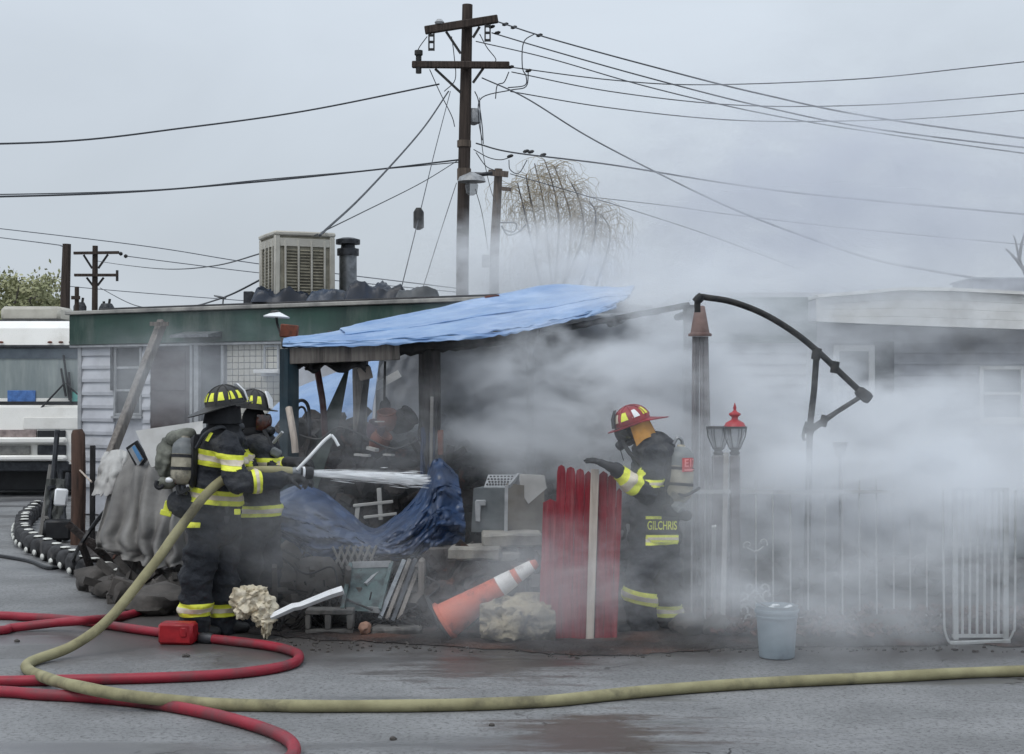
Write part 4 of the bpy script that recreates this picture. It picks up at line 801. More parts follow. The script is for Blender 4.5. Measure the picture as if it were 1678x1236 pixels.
# ================================================================== INSIDE AND BEHIND THE SHED
drape([[(480, 640, 18.0), (560, 608, 18.0), (600, 596, 18.0), (622, 588, 18.0)], [(450, 668, 17.4), (540, 640, 17.4), (590, 628, 17.4), (618, 620, 17.4)], [(428, 692, 16.8), (520, 690, 16.8), (580, 676, 16.8), (612, 668, 16.8)], [(424, 715, 16.7), (510, 722, 16.7), (570, 718, 16.7), (605, 712, 16.7)]], m_blue, 'pale blue tarp sloping down inside the shed behind the left post', .04, 9, 60, 40, cat='tarp', name='tarp', fold=3)
drape([[(618, 590, 18.3), (660, 580, 18.3), (716, 575, 18.3)], [(616, 640, 18.3), (660, 640, 18.3), (716, 640, 18.3)], [(612, 740, 18.3), (660, 740, 18.3), (716, 740, 18.3)]], M('ash_grey_sheet', (136, 138, 142), (112, 114, 118), sc_=2, rough=.6), 'ash grey plastic sheet at the back of the shed', .05, 12, 30, 30)
o = MB().beam(P(605, 640, 18.0), P(655, 612, 18.0), .03, .09).build('batten', m_white); tag(o, 'white batten slanting across the ash grey sheet', 'batten')
def stick(pts, r, mat, label, cat, name, n=6):
    o = MB().tube(cr([P(*p) for p in pts], 6), r, n).build(name, mat); return tag(o, label, cat)
stick([(517, 590, 14.9), (524, 630, 14.85), (530, 672, 14.8), (534, 760, 14.75)], .032, M('red_brown_pole', (72, 34, 36), (48, 26, 28), sc_=5, rough=.7), 'dark red pole standing inside the shed', 'pole', 'pole')
stick([(631, 592, 14.9), (630, 640, 14.9), (630, 664, 14.9)], .012, m_black, 'black strap hanging from the charred beam', 'strap', 'strap')
o = MB().blob(P(631, 668, 14.9), (.05, .03, .09), 4, .4).build('hook', m_black); tag(o, 'black hook at the end of the hanging strap', 'hook')
o = MB().prism([P(567, 604, 15.0), P(571, 606, 15.0), P(556, 690, 14.8), P(520, 800, 14.6), P(500, 800, 14.6), P(528, 690, 14.8)], (0, .06, .0)).build('charred_panel', M('green_grey_panel', (64, 74, 70), (44, 52, 50), sc_=4, rough=.8), smooth=None); tag(o, 'tapering green-grey charred panel leaning inside the shed', 'panel')
o = MB().beam(P(603, 600, 14.95), P(585, 760, 14.8), .05, .16, bev=.01).build('plank', m_char); tag(o, 'charred plank leaning beside the grey inner post', 'plank')
o = MB().beam(P(596, 602, 14.8), P(601, 622, 14.8), .05, .13, bev=.01).build('board_scrap', m_batten); tag(o, 'pale scrap of wood on top of the charred plank', 'board')
stick([(473, 668, 14.2), (477, 690, 14.15), (482, 720, 14.1), (484, 742, 14.1)], .032, m_batten, 'pale curved board end sticking up right of the second firefighter', 'board', 'board')
ch = thing('chair', 'metal tube chair back with arched top inside the shed', 'chair', P(492, 800, 15.2))
MB().tube(cr([P(481, 790, 15.2), P(480, 690, 15.2), P(484, 664, 15.2), P(494, 656, 15.2), P(504, 664, 15.2), P(507, 690, 15.2), P(509, 790, 15.2)], 6), .018, 7).build('back_frame', m_dsteel, ch)
MB().tube(cr([P(484, 690, 15.25), P(488, 672, 15.25), P(494, 667, 15.25), P(500, 672, 15.25), P(503, 690, 15.25)], 6), .012, 6).build('inner_frame', m_dsteel, ch)
MB().prism([P(482, 700, 15.22), P(506, 700, 15.22), P(507, 760, 15.22), P(482, 760, 15.22)], (0, .03, 0)).build('backrest', m_char, ch)
rd = random.Random(11)
def debris(n, uu, ymin, ymax, vtop, mat, seed, label):
    r_ = random.Random(seed); q = MB()
    for _ in range(n):
        u = r_.uniform(*uu); Y = r_.uniform(ymin, ymax); zt = P(u, vtop + 18 * noise.noise(Vector((u * .02, seed, 0))), Y).z * (1 - .35 * (ymax - Y) / (ymax - ymin)); z_ = zt * (1 - r_.random() ** 2.2); c = Vector((X(u, Y), Y, max(z_, .06)))
        k = r_.random(); rot = (r_.uniform(-.6, .6), r_.uniform(-.6, .6), r_.uniform(0, 3.1))
        if k < .45: q.box(c, (r_.uniform(.1, .5), r_.uniform(.08, .25), r_.uniform(.03, .2)), rot, .008)
        elif k < .8: q.blob(c, (r_.uniform(.07, .2), r_.uniform(.07, .2), r_.uniform(.06, .16)), r_.random() * 50, .45, 2.2, 2)
        else:
            d = Vector((r_.uniform(-1, 1), r_.uniform(-.4, .4), r_.uniform(-.5, .8))).normalized(); q.beam(c - d * .35, c + d * .35, .04, .07)
    return kind(q.build('burnt_debris', mat, smooth=35), 'stuff', label)
debris(260, (455, 730), 14.7, 16.6, 690, m_ash, 3, 'heap of burnt household debris inside the shed')
debris(120, (455, 730), 14.6, 16.0, 700, m_char, 4, 'charred black debris mixed into the shed heap')
debris(110, (720, 1120), 15.0, 16.8, 760, m_ash, 5, 'burnt debris along the shed back boards')
debris(60, (1120, 1700), 14.2, 16.6, 930, m_drock, 6, 'dark rubbish behind the iron fence')
debris(50, (560, 900), 13.3, 14.4, 900, m_drock, 8, 'dark rubble behind the concrete slabs')
debris(45, (185, 300), 13.6, 14.6, 955, m_drock, 24, 'dark clutter around the foot of the grey sheet')
debris(30, (150, 290), 14.8, 16.0, 880, m_ash, 25, 'burnt odds and ends beside the grey sheet')
debris(170, (445, 715), 12.75, 13.3, 985, m_ash, 14, 'low rubble in front of the dark blue tarp')
debris(100, (445, 720), 12.6, 13.2, 970, m_drock, 15, 'broken dark stones in front of the dark blue tarp')
debris(90, (720, 900), 12.6, 13.0, 925, m_ash, 16, 'ash and splinters among the stone blocks')
for i, (u, v, Y, r, mat, lab) in enumerate([(634, 688, 14.6, .1, m_copper, 'rusty brown pot on the debris under the hanging strap'), (615, 705, 14.55, .09, M('plum_pot', (84, 60, 74), (60, 44, 54)), 'plum coloured pot left of the rusty pot'), (622, 722, 14.5, .1, m_copper, 'rusty pot lying below the plum pot'), (660, 690, 14.7, .12, m_char, 'charred pot right of the rusty pot')]):
    t = MB(); t.lathe([(r * .6, -r), (r * .9, -r * .4), (r, r * .2), (r * .85, r * .7), (r * .95, r * .85), (r * .8, r * .85), (r * .7, 0)], Matrix.Translation(P(u, v, Y)) @ Matrix.Rotation(.3 * i, 4, 'Y') @ Matrix.Rotation(.4, 4, 'X'), 18); tag(t.build('pot', mat), lab, 'pot')
for i, (u0, v0, u1, v1, lab) in enumerate([(603, 733, 618, 740, 'white plastic scrap on the debris heap'), (582, 744, 606, 749, 'long white strip on the debris heap'), (630, 744, 644, 748, 'short white strip right of the long one'), (618, 690, 626, 693, 'tiny white scrap by the plum pot')]):
    o = MB().beam(P(u0, v0 + 1, 14.35), P(u1, v1 - 2, 14.3), .06, px((v1 - v0) * .7, 14.3)).build('plastic_scrap', m_lgsheet); tag(o, lab, 'scrap')
wf = thing('window_frame', 'broken white window frame behind the blue tarp heap', 'frame', P(612, 850, 14.0))
for a, b, w_ in (((579, 829), (644, 822), .028), ((587, 826), (584, 852), .02), ((621, 800), (624, 852), .034), ((596, 848), (650, 842), .026)): MB().beam(P(*a, 14.0), P(*b, 14.0), .04, w_, bev=.004).build('frame_bar', m_lgsheet, wf)

# ================================================================== MIDDLE HEAP
def heap(rows, mat, label, seed, amp=.09):
    f = patch([[P(*p) for p in r] for r in rows])
    def g(a, b):
        p = f(a, b); n1 = noise.ridged_multi_fractal(Vector((a * 5 + b * 1.5, b * 4 - a * 2, seed)), .9, 2.1, 4, 1.0, 2.0)
        n2 = noise.ridged_multi_fractal(Vector((a * 13 + b * 4, b * 8 + a * 5, seed + 2)), .9, 2.1, 3, 1.0, 2.0); p.y -= amp * (n1 - .9) + .035 * (n2 - .9); p.z += (.12 * max(0, b - .7) * noise.noise(Vector((a * 16, 2, seed)))); p.z += .03 * noise.noise(Vector((a * 9, b * 9, seed + 5))); return p
    o = MB().grid(g, 110, 70, .01).build('tarp', mat, smooth=65); return tag(o, label, 'tarp')
heap([[(438, 812, 13.7), (480, 800, 13.7), (530, 806, 13.7), (575, 842, 13.7), (612, 866, 13.7), (660, 838, 13.7), (692, 800, 13.7), (716, 752, 13.7), (748, 775, 13.7)],
      [(436, 830, 13.3), (480, 836, 13.2), (530, 850, 13.2), (575, 868, 13.3), (615, 884, 13.2), (660, 862, 13.2), (700, 830, 13.2), (722, 800, 13.2), (756, 815, 13.3)],
      [(440, 850, 13.2), (485, 872, 13.05), (530, 888, 13.0), (575, 892, 13.1), (620, 902, 13.05), (665, 892, 13.0), (705, 862, 13.0), (728, 850, 13.05), (762, 858, 13.2)],
      [(446, 866, 13.3), (490, 898, 13.1), (528, 926, 13.05), (575, 906, 13.15), (625, 912, 13.1), (668, 918, 13.05), (704, 900, 13.05), (730, 892, 13.1), (760, 890, 13.25)]], m_dblue, 'crumpled dark blue tarp slumped over the debris in the middle', 4)
cab = thing('metal_cabinet', 'grey sheet metal cabinet with perforated top and tan side', 'cabinet', P(830, 872, 13.35))
YB = 13.3
MB().prism([P(776, 800, YB), P(828, 800, YB), P(828, 872, YB), P(772, 872, YB)], (.1, .35, 0)).build('body', m_cab, cab, smooth=None)
MB().prism([P(832, 792, YB - .06), P(892, 800, YB + .3), P(892, 872, YB + .3), P(832, 872, YB - .06)], (-.01, .03, 0)).build('side_panel', m_tancab, cab, smooth=None)
MB().beam(P(830, 796, YB - .08), P(829, 872, YB - .08), .03, .045).build('edge_strip', m_frame, cab)
MB().beam(P(834, 797, YB - .085), P(850, 778, YB + .2), .02, .03).build('edge_strip', m_frame, cab)
pp = MB().prism([P(793, 799, YB + .02), P(832, 799, YB + .02), P(851, 778, YB + .3), P(800, 778, YB + .3)], (0, .01, -.03)).build('perforated_top', m_frame, cab, smooth=None)
hl = MB()
for r in range(4):
    for c in range(8):
        f = (r + .5) / 4; u = 796 + f * 4 + (c + (.5 if r % 2 else 0)) * (36 + f * 12) / 8; p = P(u + 2, 797 - 17 * f, YB + .03 + .26 * f); hl.lathe([(.011, 0), (.011, .004)], Matrix.Translation(p + Vector((0, -.006, .004))) @ Matrix.Rotation(math.radians(50), 4, 'X'), 6)
kind(hl.build('perforation', m_black, pp, smooth=None), 'stuff')
MB().prism([P(851, 777, YB + .1), P(892, 779, YB + .1), P(896, 800, YB + .1), P(866, 826, YB + .1), P(852, 806, YB + .1)], (0, .03, 0)).build('loose_flap', m_lgsheet, cab, smooth=None)
MB().box(P(783, 838, YB - .02), (.05, .05, .18), bev=.006).build('handle', m_frame, cab)
MB().box(P(788, 824, YB - .02), (.09, .05, .05), bev=.006).build('handle', m_frame, cab)
def slab(u0, u1, vt, vb, Y, dep, label, rz=0.0, mat=m_conc, name='concrete_slab', cat='slab', rx=0.0, bev=.015):
    a, b = P(u0, vt, Y), P(u1, vb, Y); q = MB(); q.box((0, 0, 0), (abs(b.x - a.x), dep, abs(a.z - b.z)), bev=bev); bmesh.ops.subdivide_edges(q.bm, edges=q.bm.edges, cuts=3, use_grid_fill=True)
    for v in q.bm.verts: v.co += Vector((noise.noise(v.co * 9 + Vector((u0, 0, 0))), noise.noise(v.co * 9 + Vector((0, u0, 0))), noise.noise(v.co * 9 + Vector((0, 0, u0))))) * .012
    bmesh.ops.transform(q.bm, matrix=Matrix.Translation(((a.x + b.x) / 2, Y + dep / 2, (a.z + b.z) / 2)) @ Euler((rx, 0, rz)).to_matrix().to_4x4(), verts=q.bm.verts)
    return tag(q.build(name, mat, smooth=35), label, cat)
slab(789, 888, 876, 897, 12.9, .4, 'weathered concrete slab under the grey cabinet, left of the red fence', .05)
slab(736, 822, 899, 918, 12.7, .45, 'flat concrete slab at the foot of the blue tarp', -.06)
slab(815, 850, 905, 925, 12.9, .3, 'small concrete block behind the cone tip', .1)
slab(700, 740, 898, 930, 12.9, .3, 'dark block beside the leaning strips', .1, m_drock, 'stone_block', 'block')
slab(735, 890, 925, 985, 12.75, .4, 'wide dark stone block under the concrete slabs', 0, m_drock, 'stone_block', 'block', bev=.04)
slab(700, 900, 980, 1050, 12.55, .4, 'dark base stone behind the cone and boulder', 0, m_drock, 'stone_block', 'block', bev=.05)
slab(606, 690, 1030, 1054, 12.15, .25, 'low grey stone block between cinder block and cone', .06, m_sootconc)
slab(640, 700, 1010, 1035, 12.45, .2, 'grey stone block behind the low grey one', -.1, m_sootconc)
cb_ = thing('cinder_block', 'grey hollow cinder block lying by the hose crew', 'cinder block', P(538, 1042, 12.2) * Vector((1, 1, 0)))
def cbx(u0, v0, u1, v1, par=None):
    a, b = P(u0, v0, 12.2), P(u1, v1, 12.2); return ((a + b) / 2 + Vector((0, .1, 0)), (abs(b.x - a.x), .2, abs(a.z - b.z)))
q = MB()
for r in ((500, 1000, 578, 1008), (500, 1032, 578, 1042), (500, 1008.5, 508, 1031.5), (532, 1008.5, 542, 1031.5), (568, 1008.5, 578, 1031.5)): q.box(*cbx(*r), bev=.006)
q.build('shell', m_sootconc, cb_)
MB().box(P(538, 1021, 12.2) + Vector((0, .22, 0)), (.36, .02, .18)).build('core_shadow', m_drock, cb_)  # dark panel closing the cores, standing in for their shade
tr = thing('plastic_tray', 'broken green-grey plastic panel leaning behind the white strip', 'panel', P(600, 1005, 12.4) * Vector((1, 1, 0)))
MB().prism([P(575, 922, 12.75), P(643, 920, 12.75), P(622, 1003, 12.35), P(560, 1000, 12.35)], (0, .03, 0)).build('sheet', m_gplastic, tr, smooth=None)
for a, b, w_ in (((577, 926), (641, 924), .05), ((576, 938), (636, 938), .035), ((575, 924), (561, 998), .03), ((642, 922), (622, 1000), .03), ((566, 996), (622, 1000), .045), ((600, 960), (622, 938), .05)): MB().beam(P(*a, 12.55 + (a[1] < 950) * .16), P(*b, 12.3 + (b[1] < 950) * .4), .03, w_).build('rib', m_frame if w_ > .04 else m_gplastic, tr)
for i, (a, b, w_, mat, lab) in enumerate([((622, 1014), (662, 918), .034, m_steel, 'leftmost metal strip of the leaning bundle'), ((633, 1016), (671, 917), .03, m_wood_grey, 'second leaning strip from the left, grey wood'), ((643, 1018), (681, 916), .03, m_dsteel, 'third leaning strip, dark metal'), ((653, 1016), (690, 918), .03, m_wood_grey, 'rightmost leaning strip of the bundle, grey wood')]):
    o = MB().beam(P(*a, 12.3), P(*b, 12.75), w_, .02, up=(0, -1, 0)).build('metal_strip', mat); tag(o, lab, 'strip', 'leaning strips by the blue tarp')
o = MB().beam((X(692, 12.7), 12.7, .02), P(692, 916, 12.7), .3, .05, bev=.006, up=(1, 0, 0)).build('board', m_wood_grey); tag(o, 'upright grey board right of the leaning strips', 'board')
lat = thing('lattice_panel', 'scrap of white plastic lattice poking out below the blue tarp', 'lattice', P(575, 930, 12.9))
for i in range(6):
    MB().beam(P(548 + i * 11, 930, 12.9), P(562 + i * 11, 894, 12.95), .012, .018).build('slat', m_gtarp, lat); MB().beam(P(562 + i * 11, 932, 12.91), P(545 + i * 11, 896, 12.96), .012, .018).build('slat', m_gtarp, lat)
o = MB().blob(P(598, 1029, 12.15), (.05, .05, .05), 3, .3).build('stone', M('pink_stone', (156, 120, 100), (120, 92, 80), sc_=6)); tag(o, 'small round pinkish stone by the cinder block', 'stone')
for i, (u, v, Y, r, lab) in enumerate([(460, 960, 12.9, (.22, .2, .2), 'dark stone right behind the white foam lump'), (520, 960, 12.9, (.25, .2, .22), 'dark stone above the cinder block'), (500, 930, 13.75, (.3, .25, .3), 'dark boulder under the left end of the blue tarp'), (600, 950, 13.45, (.35, .2, .3), 'dark boulder behind the green-grey panel'), (1130, 1042, 12.2, (.16, .14, .1), 'dark stone beside the red-helmeted firefighter boots'), (1178, 1045, 12.1, (.14, .12, .11), 'dark stone at the foot of the lamp posts'), (1455, 1040, 12.3, (.2, .15, .09), 'dark stone left of the white barred frame')]):
    o = MB().blob(P(u, v, Y) * Vector((1, 1, 0)) + Vector((0, 0, max(P(u, v, Y).z, r[2] * .6))), r, 60 + i, .3).build('stone', m_drock); tag(o, lab, 'stone')
def mulch(seed, n, label):
    r_ = random.Random(seed); q = MB()
    for _ in range(n):
        u = r_.uniform(1160, 1690); v = r_.uniform(1008, 1052); p = G(u, v); s = r_.uniform(.012, .04); q.box(p + Vector((0, .0, .05 + r_.uniform(0, .05))), (s * 2.2, s, s * .7), (r_.uniform(-1, 1), r_.uniform(-1, 1), r_.uniform(0, 3)))
    kind(q.build('mulch', M('mulch_chip', (92, 62, 54), (58, 44, 42), sc_=3, rough=.9), smooth=None), 'stuff', label)
mulch(4, 900, 'reddish brown mulch along the foot of the iron fence')
r_ = random.Random(21); q = MB()
for _ in range(420):
    u = r_.uniform(430, 1700); v = 1048 + 22 * r_.random() + (10 if 900 < u < 1100 else 0); p = G(u, v); s = r_.uniform(.003, .012); q.blob(p + Vector((0, 0, s * .5)), (s * 1.5, s * 1.2, s), r_.random() * 40, .3, 2, 1)
kind(q.build('grit', m_drock, smooth=None), 'stuff', 'scattered grit where the yard meets the road')
for i, (u, v, s, lab) in enumerate([(305, 1077, .018, 'small dark pebble on the road left of the red loop end'), (28, 1052, .015, 'small dark pebble at the left edge of the road'), (806, 1190, .012, 'dark pebble below the yellow hose'), (644, 1213, .014, 'dark pebble near the bottom edge of the road')]):
    o = MB().blob(G(u, v) + Vector((0, 0, s * .5)), (s * 1.5, s, s), i + 4, .3, 2, 2).build('pebble', m_drock); tag(o, lab, 'pebble')

r_ = random.Random(77); q = MB()
for _ in range(420):
    u = r_.uniform(448, 905); v = r_.uniform(905, 1048); Y = 12.2 + (1048 - v) / 143 * .75 + r_.uniform(0, .15); p = Vector((X(u, Y), Y, max(.02, P(u, v, Y).z * r_.uniform(.75, 1.0)))); d = Vector((r_.uniform(-1, 1), r_.uniform(-.5, .5), r_.uniform(-.5, .7))).normalized(); h = r_.uniform(.03, .14); w_ = r_.uniform(.005, .016)
    if p.z - abs(d.z) * h < .01: p.z += abs(d.z) * h
    q.beam(p - d * h, p + d * h, w_ * 1.6, w_)
kind(q.build('charred_splinters', m_char, smooth=None), 'stuff', 'charred splinters strewn through the heap before the shed')
for i, (pts, r, lab) in enumerate([([(452, 905, 12.9), (500, 940, 12.7), (545, 930, 12.65), (560, 975, 12.45), (610, 1000, 12.3)], .009, 'burnt black wire snaking from the blue tarp to the cinder block'), ([(690, 940, 12.6), (720, 960, 12.5), (700, 985, 12.4), (740, 1000, 12.4)], .008, 'loop of burnt wire left of the cone'), ([(455, 700, 14.5), (520, 720, 14.4), (560, 700, 14.4), (640, 735, 14.35), (690, 720, 14.3)], .01, 'burnt cable slung across the shed debris')]):
    o = MB().tube(cr([P(*p) for p in pts], 8), r, 6).build('burnt_wire', m_black); tag(o, lab, 'wire')
# fallen traffic cone
cn = thing('traffic_cone', 'orange traffic cone with two white collars tipped against the boulder', 'traffic cone', P(735, 1045, 12.0) * Vector((1, 1, 0)))
A, B = P(727, 1020, 12.0), P(880, 922, 12.0); ax = (B - A).normalized(); Lc = (B - A).length; Rm = ax.to_track_quat('Z', 'Y').to_matrix().to_4x4(); Mc = Matrix.Translation(A) @ Rm
rad = lambda f: .148 * (1 - f) + .036 * f
MB().lathe([(rad(0) + .02, 0), (rad(0) + .02, .02), (rad(.03), .035), (rad(.97), Lc * .97), (rad(1) * .8, Lc), (.012, Lc + .003)], Mc, 32).build('body', m_orange, cn)
for f0, f1 in ((.6, .75), (.8, .95)): MB().lathe([(rad(f0) + .004, Lc * f0), (rad(f1) + .004, Lc * f1)], Mc, 32, cap=False).build('reflective_collar', m_collar, cn)
bs = MB(); bs.box((0, 0, -.014), (.36, .36, .026), bev=.01); bmesh.ops.transform(bs.bm, matrix=Mc @ Matrix.Rotation(.6, 4, 'Z'), verts=bs.bm.verts); bs.build('base', m_boot, cn)
# boulder
o = MB().blob(G(848, 1052) * Vector((1, 1, 0)) + Vector((0, .1, .16)), (.31, .26, .21), 12, .42, 1.7, 5, flat=.05).build('boulder', m_rock, smooth=60); tag(o, 'tan boulder under the tip of the fallen cone', 'boulder')

# red fence section
rfz = thing('fence_section', 'loose red picket fence section with one bare vertical batten', 'fence', G(955, 1062) * Vector((1, 1, 0)))
YFn = 11.95
brd = [(890, 913, 818, 1044, 0), (913, 927, 762, 1050, 1), (927.5, 943, 765, 1052, 1), (943.5, 958, 768, 1056, 1), (958.5, 970, 772, 1058, 0), (982, 996, 772, 1064, 0), (996.5, 1010, 776, 1066, 0), (1010.5, 1019, 800, 1050, 0)]
for i, (u0, u1, vt, vb, rnd_) in enumerate(brd):
    sh_ = -8; dY = random.uniform(-.006, .006); pts = [(u0, vt + 6), ((u0 + u1) / 2, vt), (u1, vt + 5)] if not rnd_ else [(u0, vt + 12), (u0 + 2, vt + 3), ((u0 + u1) / 2, vt), (u1 - 2, vt + 3), (u1, vt + 12)]
    n = 9; right = [(u1 + sh_ * k / n + (1.2 * noise.noise(Vector((k * .9, i, 0))) if 0 < k < n else 0), vt + 14 + (vb - vt - 14) * k / n) for k in range(1, n + 1)]; left = [(u0 + sh_ * k / n + (1.0 * noise.noise(Vector((k * .9, i + 9, 0))) if 0 < k < n else 0), vt + 14 + (vb - vt - 14) * k / n) for k in range(n, 0, -1)]
    pts = [P(u, v, YFn + dY - .05 * (v - 760) / 300) for u, v in pts + right + left]
    for p in pts: p.z = max(p.z, .012)
    MB().prism(pts, (0, .02, 0)).build('fence_board', m_red, rfz, smooth=None)
MB().beam(P(975, 769, YFn - .03), P(966, 1061, YFn - .075), px(13, 12), .02, up=(0, -1, 0), bev=.003).build('batten', m_batten, rfz)
for v in (840, 985): MB().beam(P(900, v - 6, YFn + .045), P(1010, v, YFn + .045), .03, .08).build('rail', m_red, rfz)

# white foam lump and white strip
f_ = thing('insulation_lump', 'lump of torn cream foam insulation at the firefighters feet', 'insulation', G(420, 1044) * Vector((1, 1, 0)))
YL = 12.0
q = MB()
for (u, v, rx, rz, s) in ((402, 985, .11, .11, 1), (425, 990, .12, .09, 2), (415, 970, .10, .05, 3), (432, 1010, .08, .08, 4), (395, 1000, .05, .07, 5), (437, 1028, .03, .08, 6)): q.blob(P(u, v, YL), (rx, .09, rz), s, .5, 2.4, 4)
q.build('foam', m_foam, f_, smooth=50)
MB().tube([P(437, 1005, YL), P(440, 1028, YL), P(436, 1046, YL - .02)], [.03, .035, .012], 7).build('torn_strip', m_foam, f_)
o = MB().tube([P(443, 1012, YL - .04), P(480, 995, YL), P(492, 993, YL), P(540, 974, YL + .1), P(562, 967, YL + .1)], [.028, .032, .03, .034, .036], 4).build('plastic_strip', m_pvc, smooth=None); tag(o, 'bright white plastic strip sticking up from the foam lump', 'strip')

# ================================================================== RIGHT YARD
def lantern_post(u, Y, vt, vb, w_, label, red, post_w):
    t = thing('lamp_post', label, 'lamp post', P(u, vb, Y) * Vector((1, 1, 0))); x = X(u, Y); z_ = lambda v: P(u, v, Y).z; s = px(1, Y)
    MB().box((x, Y, (z_(vt + 86) + 0) / 2), (post_w, post_w, z_(vt + 86)), bev=.012).build('post', m_postgrey, t)
    T = Matrix.Translation((x, Y, 0))
    MB().lathe([(7 * s, z_(vt + 86)), (9 * s, z_(vt + 82)), (6 * s, z_(vt + 79)), (11 * s, z_(vt + 74)), (10 * s, z_(vt + 73))], T, 16).build('holder', m_iron, t)
    MB().lathe([(9 * s, z_(vt + 73)), (18.5 * s, z_(vt + 42))], T, 6, cap=False).build('glass', m_lglass, t)
    for k in range(6):
        a = k * math.pi / 3; d = Vector((math.cos(a), math.sin(a), 0)); MB().tube([Vector((x, Y, z_(vt + 73))) + d * 9.5 * s, Vector((x, Y, z_(vt + 55))) + d * 17 * s, Vector((x, Y, z_(vt + 40))) + d * 19 * s], .006, 5).build('glazing_bar', m_iron, t)
    MB().lathe([(20 * s, z_(vt + 42.5)), (20 * s, z_(vt + 39)), (16 * s, z_(vt + 38.5))], T, 24).build('rim', m_iron, t)
    if red:
        MB().lathe([(18 * s, z_(vt + 39)), (15 * s, z_(vt + 33)), (6 * s, z_(vt + 28)), (5 * s, z_(vt + 24)), (10 * s, z_(vt + 20)), (9.5 * s, z_(vt + 17.5)), (4.5 * s, z_(vt + 15)), (2.2 * s, z_(vt + 12))], T, 20).build('cap', m_redmetal, t)
        MB().lathe([(2.2 * s, z_(vt + 12)), (2.8 * s, z_(vt + 8)), (.4 * s, z_(vt))], T, 10).build('finial', m_redmetal, t)
    return t
lantern_post(1204, 12.55, 660, 1034, 1, 'lamp post with red capped lantern behind the red-helmeted firefighter', True, px(16, 12.5))
lantern_post(1177, 13.0, 660, 1022, 1, 'grey lamp post whose lantern has lost its cap', False, px(20, 13))
o = MB().beam(P(1190, 742, 12.6), G(1184, 1030, .03), px(8, 12.6), .02, up=(0, -1, 0)).build('board', m_lgsheet); tag(o, 'long white board leaning between the two lamp posts', 'board')
o = MB().beam(P(1170, 862, 12.4), G(1168, 1012, .03), px(7, 12.4), .02, up=(0, -1, 0)).build('board', m_white); tag(o, 'shorter white board in front of the capless lamp post', 'board')
o = MB().beam(P(1173, 985, 12.35), G(1176, 1032, .03), .05, .08).build('wood_offcut', m_wood_grey); tag(o, 'wood offcut at the foot of the capless lamp post', 'offcut')
o = MB().box(P(1201, 1036, 12.3), (.045, .04, .06), bev=.004).build('plug', m_pvc); tag(o, 'tiny white box at the foot of the red capped lamp post', 'box')
# wrought iron fence
fe = thing('iron_fence', 'white wrought iron picket fence with scrolls in the smoke', 'fence', G(1360, 1030) * Vector((1, 1, 0)))
us = [1133, 1155, 1210, 1238.5, 1266.5, 1295, 1324, 1352, 1380, 1408, 1436, 1464, 1491, 1518, 1700]
fy = lambda u: 12.55 + (u - 1210) * .0012
for u in us: MB().tube([Vector((X(u, fy(u)), fy(u), .03)), P(u, 786, fy(u))], .0075, 6).build('picket', m_whiteiron, fe)
for v in (806, 1012):
    MB().beam(P(1133, v if v < 900 else 1018, fy(1133)), P(1700, v if v < 900 else 1006, fy(1700)), .02, .03).build('rail', m_whiteiron, fe)
def scroll(cu, cv, s, fl, Y):
    pts = []
    for k in range(26):
        a = k / 25 * 4.6; r = s * (1 - .16 * a); pts.append(P(cu + fl * r * math.cos(a - .6), cv - r * math.sin(a - .6), Y))
    return pts
for (cu, cv, s, fl) in ((1252, 964, 9, 1), (1258, 975, 9, -1), (1230, 963, 8, -1), (1218, 978, 8, 1), (1217, 1000, 9, 1), (1228, 1012, 7, -1), (1226, 894, 8, -1), (1250, 890, 8, 1)):
    MB().tube(scroll(cu, cv, s, fl, fy(cu) - .02), .008, 5).build('scroll', m_whiteiron, fe)
for pts in ([(1212, 986), (1224, 980), (1238, 966)], [(1238, 966), (1252, 984), (1266, 992)], [(1214, 992), (1228, 992), (1244, 1006)], [(1224, 898), (1238, 904), (1252, 896)]):
    MB().tube(cr([P(u, v, fy(u) - .02) for u, v in pts], 6), .008, 5).build('scroll', m_whiteiron, fe)
o = MB().beam(P(1222, 806, 12.9), P(1346, 808, 12.9), .05, .03).build('batten', m_white); tag(o, 'white horizontal bar faint in the smoke right of the lamp posts', 'bar')
# bucket
bk = thing('bucket', 'grey plastic bucket standing by the iron fence', 'bucket', G(1273, 1080) * Vector((1, 1, 0)))
gb = G(1273, 1078); T = Matrix.Translation((gb.x, gb.y, 0)); hb = .385
MB().lathe([(.12, 0.004), (.128, .012), (.146, hb - .09), (.153, hb - .088), (.154, hb - .075), (.148, hb - .073), (.149, hb - .05), (.158, hb - .048), (.158, hb - .03), (.151, hb - .028), (.153, hb - .006), (.157, hb), (.15, hb), (.145, hb - .03), (.125, .03), (.01, .028)], T, 36, cap=False).build('shell', m_bucket, bk)
MB().tube([Vector((gb.x, gb.y, hb + .01)) + Vector((.152 * math.cos(a), .152 * math.sin(a) * 1.0, .02 * math.cos(a * 2))) for a in [k * math.pi / 20 + math.pi for k in range(21)]], .004, 5).build('handle', m_steel, bk)
for s_ in (-1, 1): MB().box((gb.x + s_ * .156, gb.y - .01, hb - .04), (.015, .03, .03), bev=.004).build('handle_ear', m_bucket, bk)
for i in range(5): MB().blob(Vector((gb.x + random.uniform(-.1, .1), gb.y + random.uniform(-.1, .05), hb - .01)), (.025, .02, .012), i, .4, sub=2).build('scrap', m_pvc, bk)
